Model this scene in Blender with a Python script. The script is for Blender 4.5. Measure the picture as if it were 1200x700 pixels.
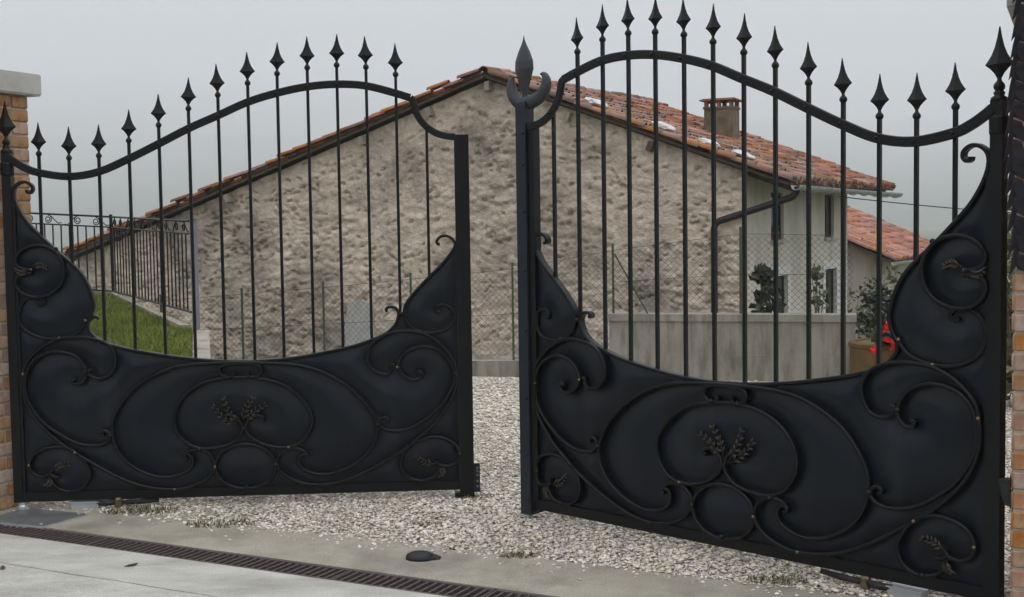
import bpy, bmesh, math, random
import numpy as np
from mathutils import Vector, Matrix
from mathutils.geometry import tessellate_polygon, delaunay_2d_cdt

for o in list(bpy.data.objects):
    bpy.data.objects.remove(o)
sc = bpy.context.scene
col = sc.collection
R = math.radians
EYE = 1.53                      # camera height above the driveway

# ---------------------------------------------------------------- camera
cam_d = bpy.data.cameras.new('camera')
cam = bpy.data.objects.new('camera', cam_d)
col.objects.link(cam)
cam.matrix_world = (Matrix.Translation((0, 0, EYE)) @ Matrix.Rotation(math.pi / 2 - 0.05978, 4, 'X')
                    @ Matrix.Rotation(-0.01483, 4, 'Z'))
cam_d.sensor_width = 36.0
cam_d.sensor_fit = 'HORIZONTAL'
cam_d.lens = 36.0 * 1471.5 / 1200.0
cam_d.clip_start = 0.05
cam_d.clip_end = 20000
sc.camera = cam

# ---------------------------------------------------------------- overcast sky
SUN_EL, SUN_ROT = R(66), R(150)
world = bpy.data.worlds.new('World')
sc.world = world
world.use_nodes = True
wn, wl = world.node_tree.nodes, world.node_tree.links
wn.clear()
w_out = wn.new('ShaderNodeOutputWorld')
w_sky = wn.new('ShaderNodeTexSky')
w_sky.sky_type = 'NISHITA'
w_sky.sun_disc = False
w_sky.sun_elevation = SUN_EL
w_sky.sun_rotation = SUN_ROT % (2 * math.pi)
w_sky.dust_density = 6.0
w_sky.air_density = 1.0
w_hs = wn.new('ShaderNodeHueSaturation')
w_hs.inputs['Saturation'].default_value = 0.25
w_bg1 = wn.new('ShaderNodeBackground')
w_bg1.inputs['Strength'].default_value = 0.10
# cloud deck: overcast luminance distribution, brighter overhead than at the horizon
w_tc = wn.new('ShaderNodeTexCoord')
w_sep = wn.new('ShaderNodeSeparateXYZ')
w_map = wn.new('ShaderNodeMapRange')
w_map.inputs['From Min'].default_value = 0.0
w_map.inputs['From Max'].default_value = 1.0
w_map.inputs['To Min'].default_value = 0.52
w_map.inputs['To Max'].default_value = 1.75
w_col = wn.new('ShaderNodeMix')
w_col.data_type = 'RGBA'
w_col.blend_type = 'MULTIPLY'
w_col.inputs['Factor'].default_value = 1.0
w_col.inputs['A'].default_value = (0.965, 1.0, 1.12, 1)
w_bg2 = wn.new('ShaderNodeBackground')
w_bg2.inputs['Strength'].default_value = 1.0
w_mix = wn.new('ShaderNodeMixShader')
w_mix.inputs['Fac'].default_value = 0.9
wl.new(w_sky.outputs[0], w_hs.inputs['Color'])
wl.new(w_hs.outputs[0], w_bg1.inputs['Color'])
wl.new(w_tc.outputs['Generated'], w_sep.inputs[0])
wl.new(w_sep.outputs['Z'], w_map.inputs['Value'])
wl.new(w_map.outputs[0], w_col.inputs['B'])
wl.new(w_col.outputs['Result'], w_bg2.inputs['Color'])
wl.new(w_bg1.outputs[0], w_mix.inputs[1])
wl.new(w_bg2.outputs[0], w_mix.inputs[2])
wl.new(w_mix.outputs[0], w_out.inputs['Surface'])

sun_d = bpy.data.lights.new('sun', 'SUN')
sun_d.energy = 1.0
sun_d.angle = R(40)
sun_d.color = (1.0, 0.97, 0.93)
sun = bpy.data.objects.new('sun', sun_d)
col.objects.link(sun)
sun.rotation_euler = (math.pi / 2 - SUN_EL, 0, R(-150 + 180))

sc.view_settings.view_transform = 'Standard'
sc.view_settings.look = 'None'
sc.view_settings.exposure = 0.0
sc.view_settings.gamma = 1.0
sc.render.engine = 'CYCLES'
sc.cycles.volume_bounces = 6
sc.cycles.max_bounces = 12
sc.render.resolution_x, sc.render.resolution_y = 1024, 597

# ---------------------------------------------------------------- materials
def nmat(name, c1, c2, scale=6.0, rough=0.8, bump=0.3, bscale=40.0, dist=0.01, metal=0.0, rnd=0.0,
         c3=None, s3=1.2, t3=(0.5, 0.7), stretch=(1, 1, 1), spec=0.4, streak=None, hue=0.0, speck=0.0, sscale=150.0):
    m = bpy.data.materials.new(name)
    m.use_nodes = True
    n, l = m.node_tree.nodes, m.node_tree.links
    b = n['Principled BSDF']
    tc = n.new('ShaderNodeTexCoord')
    mp = n.new('ShaderNodeMapping')
    mp.inputs['Scale'].default_value = stretch
    l.new(tc.outputs['Object'], mp.inputs[0])
    nz = n.new('ShaderNodeTexNoise')
    nz.inputs['Scale'].default_value = scale
    nz.inputs['Detail'].default_value = 8
    nz.inputs['Roughness'].default_value = 0.62
    l.new(mp.outputs[0], nz.inputs[0])
    mr = n.new('ShaderNodeMapRange')
    mr.inputs['From Min'].default_value = 0.32
    mr.inputs['From Max'].default_value = 0.68
    l.new(nz.outputs[0], mr.inputs['Value'])
    mx = n.new('ShaderNodeMix')
    mx.data_type = 'RGBA'
    mx.inputs['A'].default_value = (*c1, 1)
    mx.inputs['B'].default_value = (*c2, 1)
    l.new(mr.outputs[0], mx.inputs['Factor'])
    out = mx.outputs['Result']
    if c3:
        n3 = n.new('ShaderNodeTexNoise')
        n3.inputs['Scale'].default_value = s3
        n3.inputs['Detail'].default_value = 7
        n3.inputs['Roughness'].default_value = 0.65
        if streak:
            mp3 = n.new('ShaderNodeMapping')
            mp3.inputs['Scale'].default_value = streak
            l.new(tc.outputs['Object'], mp3.inputs[0])
            l.new(mp3.outputs[0], n3.inputs[0])
        else:
            l.new(mp.outputs[0], n3.inputs[0])
        m3 = n.new('ShaderNodeMapRange')
        m3.inputs['From Min'].default_value = t3[0]
        m3.inputs['From Max'].default_value = t3[1]
        l.new(n3.outputs[0], m3.inputs['Value'])
        x3 = n.new('ShaderNodeMix')
        x3.data_type = 'RGBA'
        x3.inputs['B'].default_value = (*c3, 1)
        l.new(m3.outputs[0], x3.inputs['Factor'])
        l.new(out, x3.inputs['A'])
        out = x3.outputs['Result']
    if speck:
        ns = n.new('ShaderNodeTexNoise')
        ns.inputs['Scale'].default_value = sscale
        ns.inputs['Detail'].default_value = 3
        l.new(tc.outputs['Object'], ns.inputs[0])
        ms = n.new('ShaderNodeMapRange')
        ms.inputs['From Min'].default_value = 0.3
        ms.inputs['From Max'].default_value = 0.7
        ms.inputs['To Min'].default_value = 1 - speck
        ms.inputs['To Max'].default_value = 1 + speck
        l.new(ns.outputs[0], ms.inputs['Value'])
        xs = n.new('ShaderNodeMix')
        xs.data_type = 'RGBA'
        xs.blend_type = 'MULTIPLY'
        xs.inputs['Factor'].default_value = 1.0
        l.new(out, xs.inputs['A'])
        l.new(ms.outputs[0], xs.inputs['B'])
        out = xs.outputs['Result']
    if rnd or hue:
        oi = n.new('ShaderNodeObjectInfo')
        ge = n.new('ShaderNodeNewGeometry')
        ad = n.new('ShaderNodeMath')
        ad.operation = 'ADD'
        fr = n.new('ShaderNodeMath')
        fr.operation = 'FRACT'
        l.new(oi.outputs['Random'], ad.inputs[0])
        l.new(ge.outputs['Random Per Island'], ad.inputs[1])
        l.new(ad.outputs[0], fr.inputs[0])
        hs = n.new('ShaderNodeHueSaturation')
        vr = n.new('ShaderNodeMapRange')
        vr.inputs['To Min'].default_value = 1 - rnd
        vr.inputs['To Max'].default_value = 1 + rnd
        l.new(fr.outputs[0], vr.inputs['Value'])
        l.new(vr.outputs[0], hs.inputs['Value'])
        if hue:
            f2 = n.new('ShaderNodeMath')
            f2.operation = 'MULTIPLY'
            f2.inputs[1].default_value = 7.31
            f3 = n.new('ShaderNodeMath')
            f3.operation = 'FRACT'
            l.new(fr.outputs[0], f2.inputs[0])
            l.new(f2.outputs[0], f3.inputs[0])
            hr = n.new('ShaderNodeMapRange')
            hr.inputs['To Min'].default_value = 0.5 - hue
            hr.inputs['To Max'].default_value = 0.5 + hue
            l.new(f3.outputs[0], hr.inputs['Value'])
            l.new(hr.outputs[0], hs.inputs['Hue'])
            sr = n.new('ShaderNodeMapRange')
            sr.inputs['To Min'].default_value = 0.65
            sr.inputs['To Max'].default_value = 1.25
            l.new(f3.outputs[0], sr.inputs['Value'])
            l.new(sr.outputs[0], hs.inputs['Saturation'])
        l.new(out, hs.inputs['Color'])
        out = hs.outputs[0]
    l.new(out, b.inputs['Base Color'])
    b.inputs['Roughness'].default_value = rough
    b.inputs['Metallic'].default_value = metal
    b.inputs['Specular IOR Level'].default_value = spec
    if bump:
        nb = n.new('ShaderNodeTexNoise')
        nb.inputs['Scale'].default_value = bscale
        nb.inputs['Detail'].default_value = 6
        l.new(tc.outputs['Object'], nb.inputs[0])
        bp = n.new('ShaderNodeBump')
        bp.inputs['Strength'].default_value = bump
        bp.inputs['Distance'].default_value = dist
        l.new(nb.outputs[0], bp.inputs['Height'])
        l.new(bp.outputs[0], b.inputs['Normal'])
    return m

M = {}
M['iron'] = nmat('gate_iron', (.0025, .0029, .0034), (.0048, .0054, .0062), 9, .42, .25, 55, .002, spec=.30)
M['sheet'] = nmat('gate_sheet', (.0055, .0082, .0122), (.0088, .0128, .0185), 2.2, .30, .30, 3.0, .02, spec=.26, c3=(.022, .027, .033), s3=1.3, t3=(.52, .85), streak=(5, 5, .8))
M['post'] = nmat('gate_post_paint', (.010, .015, .022), (.016, .022, .030), 7, .45, .2, 50, .002, spec=.35)
M['lily'] = nmat('lily_paint', (.035, .038, .042), (.055, .058, .062), 9, .5, .3, 40, .003)
M['channel_dark'] = nmat('drain_channel_dark', (.02, .018, .014), (.04, .035, .028), 9, .95, .4, 40, .01)  # dark channel bed, keeps the gaps between the slats dark
M['brassdark'] = nmat('tarnished_brass', (.012, .011, .009), (.09, .075, .05), 70, .45, .2, 90, .002, metal=.4)
M['brass'] = nmat('worn_brass', (.10, .075, .04), (.22, .18, .12), 60, .4, .2, 90, .002, metal=.6)
M['concrete'] = nmat('apron_concrete', (.44, .43, .375), (.53, .52, .46), 3.5, .88, .35, 90, .005, c3=(.29, .275, .23), s3=2.1, t3=(.42, .74), speck=.22, streak=(1.0, 2.2, 1))
M['strip'] = nmat('strip_concrete', (.30, .275, .215), (.39, .36, .29), 3.0, .9, .4, 60, .006, c3=(.18, .165, .125), s3=2.4, t3=(.46, .74), speck=.20, sscale=110)
M['steel'] = nmat('dull_steel', (.16, .165, .165), (.26, .265, .265), 6, .45, .1, 40, .002, metal=.5)
M['galv'] = nmat('galvanised_metal', (.42, .44, .45), (.55, .57, .58), 12, .45, .1, 60, .002, metal=.6)
M['bluegrey'] = nmat('bluegrey_paint', (.17, .185, .21), (.24, .25, .28), 6, .5, .1, 40, .002)
M['rust'] = nmat('drain_rust', (.060, .045, .045), (.115, .086, .082), 30, .7, .4, 120, .002)
M['black'] = nmat('black_rubber', (.012, .012, .013), (.022, .022, .024), 12, .6, .2, 50, .003)
M['mortar'] = nmat('mortar', (.40, .345, .27), (.50, .44, .36), 14, .95, .5, 90, .006)
M['brick'] = nmat('pillar_brick', (.34, .165, .085), (.44, .255, .15), 14, .92, .6, 60, .005, rnd=.14, hue=.004, c3=(.46, .36, .26), s3=7, t3=(.50, .72))
M['capstone'] = nmat('cap_stone', (.47, .46, .42), (.56, .55, .51), 5, .85, .3, 60, .004, c3=(.28, .27, .235), s3=2.5, t3=(.5, .75))
M['gravelbase'] = nmat('gravel_bed', (.50, .44, .36), (.64, .575, .49), 55, .95, .8, 90, .02)
M['gravel'] = nmat('gravel_stone', (.62, .55, .45), (.76, .69, .59), 3, .9, .2, 80, .003, rnd=.34, hue=.018, c3=(.50, .44, .355), s3=.8, t3=(.48, .75))
M['grass'] = nmat('grass_blade', (.11, .15, .010), (.20, .23, .024), 1.1, .75, 0, rnd=.35, hue=.025)
M['soil'] = nmat('lawn_soil', (.06, .08, .012), (.10, .12, .02), 5, .95, .5, 40, .02)
M['plaster'] = nmat('rough_plaster', (.57, .46, .36), (.69, .575, .465), 2.6, .95, .7, 24, .035, c3=(.205, .172, .14), s3=.62, t3=(.43, .68), speck=.16, sscale=11)
M['facade'] = nmat('smooth_plaster', (.60, .55, .47), (.70, .645, .56), 2.0, .92, .3, 18, .01, c3=(.38, .34, .28), s3=.9, t3=(.48, .76), streak=(1.5, 1.5, .35))
M['patch'] = nmat('plaster_patch', (.38, .37, .34), (.50, .49, .46), 9, .95, .7, 35, .02)
M['tile'] = nmat('roof_tile', (.25, .088, .044), (.40, .165, .09), 7, .92, .5, 40, .008, rnd=.42, hue=.014, c3=(.16, .13, .098), s3=3.6, t3=(.48, .68))
M['tile2'] = nmat('clean_roof_tile', (.34, .13, .075), (.44, .20, .125), 7, .9, .3, 40, .006, rnd=.26, hue=.010, c3=(.22, .15, .11), s3=2.5, t3=(.52, .72))
M['wood'] = nmat('roof_timber', (.06, .043, .03), (.12, .09, .065), 8, .85, .4, 40, .004, stretch=(1, 1, 4))
M['palewood'] = nmat('pale_timber', (.24, .20, .155), (.36, .31, .25), 9, .85, .3, 40, .004)
M['whitestone'] = nmat('white_stone', (.58, .58, .56), (.74, .74, .72), 9, .85, .5, 18, .02)
M['chimney'] = nmat('chimney_render', (.15, .115, .075), (.22, .175, .12), 9, .95, .6, 26, .02, c3=(.09, .075, .055), s3=4, t3=(.45, .68))
M['pipe'] = nmat('downpipe_brown', (.010, .009, .009), (.018, .016, .015), 8, .5, .1, 40, .002)
M['shutter'] = nmat('dark_shutter', (.014, .010, .008), (.028, .02, .015), 9, .7, .3, 40, .003)
M['whitepaint'] = nmat('white_paint', (.62, .62, .60), (.72, .72, .70), 8, .8, .2, 40, .003)
M['wallcon'] = nmat('retaining_concrete', (.24, .225, .185), (.34, .32, .27), 2.2, .9, .5, 40, .008, c3=(.13, .12, .09), s3=2.6, t3=(.45, .72), streak=(4, 4, .7))
M['green'] = nmat('green_post', (.045, .075, .035), (.07, .10, .05), 9, .6, 0)
M['wire'] = nmat('fence_wire', (.035, .04, .036), (.06, .065, .06), 9, .6, 0)
M['leaf'] = nmat('shrub_leaf', (.035, .055, .022), (.085, .115, .045), 4, .6, 0, rnd=.4, hue=.03)
M['leafolive'] = nmat('olive_leaf', (.10, .115, .045), (.19, .19, .085), 4, .7, 0, rnd=.4, hue=.03)
M['leafdark'] = nmat('dark_leaf', (.016, .028, .014), (.04, .06, .028), 4, .5, 0, rnd=.4, hue=.02)
M['vine'] = nmat('dark_vine_leaf', (.010, .008, .012), (.022, .017, .024), 14, .6, .2, 60, .003, rnd=.3)
M['stem'] = nmat('plant_stem', (.07, .055, .035), (.13, .10, .065), 9, .85, .3, 50, .003)
M['petal'] = nmat('red_petal', (.62, .012, .012), (.80, .03, .022), 6, .6, 0, rnd=.15)
M['planter'] = nmat('mossy_planter', (.12, .058, .020), (.20, .105, .045), 7, .9, .5, 30, .01, c3=(.09, .09, .03), s3=4.5, t3=(.46, .66))
M['weed'] = nmat('weed_blade', (.085, .085, .025), (.17, .145, .06), 9, .8, 0, rnd=.4, hue=.03)
M['moss'] = nmat('planter_moss', (.085, .075, .022), (.17, .145, .05), 12, .95, .6, 40, .01)
M['deadleaf'] = nmat('dead_leaf', (.07, .045, .03), (.13, .085, .05), 30, .85, .2, 60, .003, rnd=.4)
M['hill'] = nmat('hill_wood', (.030, .045, .025), (.060, .075, .04), .03, .95, .6, .2, 2.0)
M['asphalt'] = nmat('added_road_asphalt', (.040, .040, .041), (.062, .061, .060), 4, .9, .5, 120, .006, speck=.3)  # dark tone for the added unseen road, darkens the gate's reflections
M['earth'] = nmat('meadow', (.07, .085, .04), (.12, .13, .065), .8, .95, .4, 6, .05)
_g = bpy.data.materials.new('window_glass')
_g.use_nodes = True
_b = _g.node_tree.nodes['Principled BSDF']
_b.inputs['Base Color'].default_value = (.012, .014, .016, 1)
_b.inputs['Roughness'].default_value = .12
M['glass'] = _g

# ---------------------------------------------------------------- mesh helpers
WORLD = {}                      # world matrix of every parent

class MB:
    def __init__(s):
        s.v, s.f = [], []
    def add(s, v, f):
        k = len(s.v)
        s.v += [tuple(p) for p in v]
        s.f += [tuple(i + k for i in q) for q in f]
        return s
    def box(s, a, b, m=None):
        x0, y0, z0 = a
        x1, y1, z1 = b
        v = [(x0, y0, z0), (x1, y0, z0), (x1, y1, z0), (x0, y1, z0), (x0, y0, z1), (x1, y0, z1), (x1, y1, z1), (x0, y1, z1)]
        if m is not None:
            v = [tuple(m @ Vector(p)) for p in v]
        return s.add(v, [(3, 2, 1, 0), (4, 5, 6, 7), (0, 1, 5, 4), (1, 2, 6, 5), (2, 3, 7, 6), (3, 0, 4, 7)])
    def prism(s, poly, z0, z1):
        """poly: list of (x,y), extruded from z0 to z1 (each may be a list per vertex)"""
        n = len(poly)
        za = z0 if isinstance(z0, (list, tuple)) else [z0] * n
        zb = z1 if isinstance(z1, (list, tuple)) else [z1] * n
        v = [(p[0], p[1], za[i]) for i, p in enumerate(poly)] + [(p[0], p[1], zb[i]) for i, p in enumerate(poly)]
        f = [(i, (i + 1) % n, (i + 1) % n + n, i + n) for i in range(n)]
        tris = tessellate_polygon([[Vector((p[0], p[1], 0)) for p in poly]])
        f += [tuple(t) for t in tris] + [tuple(i + n for i in t) for t in tris]
        return s.add(v, f)
    def tube(s, path, rad, n=8, cap=True):
        P = [Vector(p) for p in path]
        rr = rad if isinstance(rad, (list, tuple)) else [rad] * len(P)
        v, f = [], []
        up = None
        for i, p in enumerate(P):
            t = (P[min(i + 1, len(P) - 1)] - P[max(i - 1, 0)])
            t = t.normalized() if t.length > 1e-9 else Vector((0, 0, 1))
            if up is None:
                up = Vector((0, 0, 1)) if abs(t.z) < .9 else Vector((1, 0, 0))
            a = t.cross(up)
            a = a.normalized() if a.length > 1e-6 else t.orthogonal().normalized()
            b = a.cross(t).normalized()
            up = b
            for k in range(n):
                an = 2 * math.pi * k / n
                v.append(tuple(p + (a * math.cos(an) + b * math.sin(an)) * rr[i]))
        for i in range(len(P) - 1):
            for k in range(n):
                k2 = (k + 1) % n
                f.append((i * n + k, i * n + k2, (i + 1) * n + k2, (i + 1) * n + k))
        if cap:
            f.append(tuple(range(n)))
            f.append(tuple((len(P) - 1) * n + k for k in range(n - 1, -1, -1)))
        return s.add(v, f)
    def lathe(s, prof, n=12, o=(0, 0, 0), sx=1.0, sy=1.0, ph=0.0):
        v, f = [], []
        for r_, z in prof:
            for k in range(n):
                a = 2 * math.pi * k / n + ph
                v.append((o[0] + r_ * math.cos(a) * sx, o[1] + r_ * math.sin(a) * sy, o[2] + z))
        for i in range(len(prof) - 1):
            for k in range(n):
                k2 = (k + 1) % n
                f.append((i * n + k, i * n + k2, (i + 1) * n + k2, (i + 1) * n + k))
        f.append(tuple(range(n - 1, -1, -1)))
        f.append(tuple((len(prof) - 1) * n + k for k in range(n)))
        return s.add(v, f)
    def ball(s, o, r_, n=8, sz=1.0):
        return s.lathe([(r_ * math.sin(a) + 1e-5, -r_ * sz * math.cos(a)) for a in [math.pi * i / 6 for i in range(7)]], n, o)
    def flatbar(s, path, w0, w1, half, sg=1, closed=False):
        """bar bent in the leaf plane: path of (u,z), in-plane half width, depth from w0 to w1 towards the viewer"""
        P = [Vector((a, b)) for a, b in path]
        n = len(P)
        c = min(half, (w1 - w0) / 2) * .45
        sec = [(-half, w0), (half, w0), (half, w1 - c), (half - c, w1), (-half + c, w1), (-half, w1 - c)]
        m = len(sec)
        v, f = [], []
        for i in range(n):
            if closed:
                t = P[(i + 1) % n] - P[i - 1]
            else:
                t = P[min(i + 1, n - 1)] - P[max(i - 1, 0)]
            t.normalize()
            nr = Vector((-t.y, t.x))
            for a, w in sec:
                q = P[i] + nr * a
                v.append((sg * q.x, -w, q.y))
        for i in range(n if closed else n - 1):
            j = (i + 1) % n
            for k in range(m):
                k2 = (k + 1) % m
                f.append((i * m + k, i * m + k2, j * m + k2, j * m + k))
        if not closed:
            f.append(tuple(range(m)))
            f.append(tuple((n - 1) * m + k for k in range(m - 1, -1, -1)))
        return s.add(v, f)
    def mesh(s, name, mat, smooth=False):
        me = bpy.data.meshes.new(name)
        me.from_pydata(s.v, [], s.f)
        bm = bmesh.new()
        bm.from_mesh(me)
        bmesh.ops.recalc_face_normals(bm, faces=bm.faces)
        bm.to_mesh(me)
        bm.free()
        if smooth:
            me.polygons.foreach_set('use_smooth', [True] * len(me.polygons))
        me.materials.append(M[mat] if isinstance(mat, str) else mat)
        return me
    def build(s, name, mat, parent=None, smooth=False, local=False):
        if parent is not None and not local:
            inv = WORLD[parent].inverted()
            s.v = [tuple(inv @ Vector(p)) for p in s.v]
        return put(name, s.mesh(name, mat, smooth), parent)

def put(name, me, parent=None, mat=None):
    """link an object with mesh me; mat is its local matrix"""
    o = bpy.data.objects.new(name, me)
    col.objects.link(o)
    if parent is not None:
        o.parent = parent
    if mat is not None:
        o.matrix_basis = mat
    WORLD[o] = (WORLD[parent] if parent is not None else Matrix.Identity(4)) @ o.matrix_basis
    return o

def put_world(name, me, parent, mw):
    return put(name, me, parent, WORLD[parent].inverted() @ mw)

def empty(name, loc, rz=0.0):
    o = bpy.data.objects.new(name, None)
    o.empty_display_size = .1
    col.objects.link(o)
    o.matrix_basis = Matrix.Translation(loc) @ Matrix.Rotation(rz, 4, 'Z')
    WORLD[o] = o.matrix_basis.copy()
    return o

def tag(o, label=None, cat=None, group=None, kind=None):
    if label: o['label'] = label
    if cat: o['category'] = cat
    if group: o['group'] = group
    if kind: o['kind'] = kind
    return o

def arr_mesh(name, V, T, mat, smooth=False):
    """fast mesh from numpy vertex and polygon arrays (T: n x 3 or n x 4)"""
    me = bpy.data.meshes.new(name)
    V = np.asarray(V, np.float32)
    T = np.asarray(T, np.int32)
    k = T.shape[1]
    me.vertices.add(len(V))
    me.vertices.foreach_set('co', V.ravel())
    me.loops.add(T.size)
    me.loops.foreach_set('vertex_index', T.ravel())
    me.polygons.add(len(T))
    me.polygons.foreach_set('loop_start', np.arange(0, T.size, k, dtype=np.int32))
    me.polygons.foreach_set('loop_total', np.full(len(T), k, np.int32))
    if smooth:
        me.polygons.foreach_set('use_smooth', np.ones(len(T), bool))
    me.update(calc_edges=True)
    me.validate()
    me.materials.append(M[mat])
    return me

def smooth_path(pts, per=5, closed=False):
    P = [Vector(p) for p in pts]
    n = len(P)
    out = []
    rng = range(n if closed else n - 1)
    for i in rng:
        if closed:
            a, b, c, d = P[i - 1], P[i], P[(i + 1) % n], P[(i + 2) % n]
        else:
            a, b, c, d = P[max(i - 1, 0)], P[i], P[i + 1], P[min(i + 2, n - 1)]
        for k in range(per):
            t = k / per
            out.append(.5 * ((2 * b) + (c - a) * t + (2 * a - 5 * b + 4 * c - d) * t * t + (3 * b - a - 3 * c + d) * t ** 3))
    if not closed:
        out.append(P[-1])
    return [tuple(p) for p in out]

RNG = np.random.default_rng(11)
random.seed(5)

def vnoise(x, y, seed):
    """value noise on numpy arrays"""
    r_ = np.random.default_rng(seed)
    tab = r_.random((64, 64))
    xi, yi = np.floor(x).astype(int), np.floor(y).astype(int)
    fx, fy = x - xi, y - yi
    fx, fy = fx * fx * (3 - 2 * fx), fy * fy * (3 - 2 * fy)
    g = lambda a, b: tab[a % 64, b % 64]
    return (g(xi, yi) * (1 - fx) * (1 - fy) + g(xi + 1, yi) * fx * (1 - fy) + g(xi, yi + 1) * (1 - fx) * fy + g(xi + 1, yi + 1) * fx * fy)

def fbm(x, y, seed, octv=4):
    return sum(vnoise(x * 2 ** k, y * 2 ** k, seed + k) * .5 ** (k + 1) for k in range(octv))

def worley(x, y, seed):
    r_ = np.random.default_rng(seed)
    jx, jy, jr = r_.random((64, 64)), r_.random((64, 64)), r_.random((64, 64))
    xi, yi = np.floor(x).astype(int), np.floor(y).astype(int)
    d1 = np.full(x.shape, 9.0)
    d2 = np.full(x.shape, 9.0)
    rv = np.zeros(x.shape)
    for a in (-1, 0, 1):
        for b in (-1, 0, 1):
            cx, cy = (xi + a) % 64, (yi + b) % 64
            d = np.hypot(xi + a + jx[cx, cy] - x, yi + b + jy[cx, cy] - y)
            rv = np.where(d < d1, jr[cx, cy], rv)
            d2 = np.minimum(d2, np.maximum(d, d1))
            d1 = np.minimum(d1, d)
    return d1, d2, rv
# ================================================================ SETTING
ED = Vector((.8894, -.4571))            # along the drain channel and gate opening
NE = Vector((.4571, .8894))             # into the yard
def DP(a, n, z=0.0):                    # point from (along, inward) coordinates
    p = ED * a + NE * n
    return (p.x, p.y, z)

def rug_slab(name, poly, z0, z1, mat):
    o = MB().prism(poly, z0, z1).build(name, mat)
    tag(o, kind='structure')
    return o

# far terrain, one sheet to the horizon, lower than the yard; wooded slopes rise in the mist
def terrain():
    n = 90
    rr = np.concatenate([np.linspace(0, 60, 20), np.geomspace(66, 5600, 46)])
    th = np.linspace(0, 2 * np.pi, n, endpoint=False)
    Rr, Th = np.meshgrid(rr, th, indexing='ij')
    X, Y = Rr * np.sin(Th), Rr * np.cos(Th)
    Z = np.full(X.shape, -2.7)
    Z -= np.clip(Rr - 40, 0, 120) * .05
    V = np.stack([X, Y, Z], -1).reshape(-1, 3)
    F = []
    for i in range(len(rr) - 1):
        for k in range(n):
            k2 = (k + 1) % n
            F.append((i * n + k, (i + 1) * n + k, (i + 1) * n + k2, i * n + k2))
    o = put('ground', arr_mesh('ground', V, F, 'earth', True))
    tag(o, kind='structure')
terrain()

# wooded mountain flank on the far side of the valley
def hills():
    nx, ny = 110, 60
    xs = np.linspace(-4200, 4200, nx)
    ys = np.linspace(900, 5400, ny)
    X, Y = np.meshgrid(xs, ys, indexing='ij')
    t = (Y - 900) / 4500
    Z = -25 + (560 - .05 * X) * t ** 1.25 + 150 * t * (fbm(X / 900 + 7, Y / 900, 41) - .5) + 26 * (fbm(X / 240, Y / 240, 77) - .5)
    Z = np.minimum(Z, 690)
    V = np.stack([X, Y, Z], -1).reshape(-1, 3)
    F = [(i * ny + j, (i + 1) * ny + j, (i + 1) * ny + j + 1, i * ny + j + 1) for i in range(nx - 1) for j in range(ny - 1)]
    o = put('hills', arr_mesh('hills', V, F, 'hill', True))
    tag(o, kind='structure')
hills()

# yard: gravel drive as a terrace, concrete apron and threshold strip in front of it
W0, WD = Vector((-.42, 12.65)), Vector((.9685, -.249))       # line of kerb, wall and wire fence
def WP(a, back=0.0, z=0.0):
    p = W0 + WD * a + Vector((.249, .9685)) * back
    return (p.x, p.y, z)
gravel_poly = [DP(-9, 5.02)[:2], DP(9, 5.02)[:2], (16, 8.0), WP(14)[:2], WP(-7.5)[:2], (-8.0, 12.0)]
rug_slab('drive', gravel_poly, -2.9, -.012, 'gravelbase')
rug_slab('threshold_pavement', [DP(-9, 4.585)[:2], DP(9, 4.585)[:2], DP(9, 5.12)[:2], DP(-9, 5.06)[:2]], -.30, 0.0, 'strip')
_g = np.random.default_rng(2)
_as = np.linspace(-9, 9, 150)
_cr = 4.0 + np.cumsum(_g.normal(0, .006, 150)) * .6
_cr = _cr - np.linspace(0, _cr[-1] - 4.0, 150)
crack_a = [DP(a_, n_ + .003)[:2] for a_, n_ in zip(_as, _cr)]
crack_b = [DP(a_, n_ - .002 + _g.normal(0, .0012))[:2] for a_, n_ in zip(_as, _cr)]
rug_slab('apron_pavement', crack_a + [DP(9, 4.395)[:2], DP(-9, 4.395)[:2]], -.30, 0.0, 'concrete')
rug_slab('apron_pavement', [DP(-9, 2.70)[:2], DP(9, 2.70)[:2]] + crack_b[::-1], -.30, -.002, 'concrete')
rug_slab('added_dark_road', [DP(-60, -5.5)[:2], DP(60, -5.5)[:2], DP(60, 2.694)[:2], DP(-60, 2.694)[:2]], -.30, -.006, 'asphalt')  # out of view, added dark so the gate sheets reflect less brightness
rug_slab('drain_channel', [DP(-9, 4.396)[:2], DP(9, 4.396)[:2], DP(9, 4.584)[:2], DP(-9, 4.584)[:2]], -.30, -.20, 'channel_dark')

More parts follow.
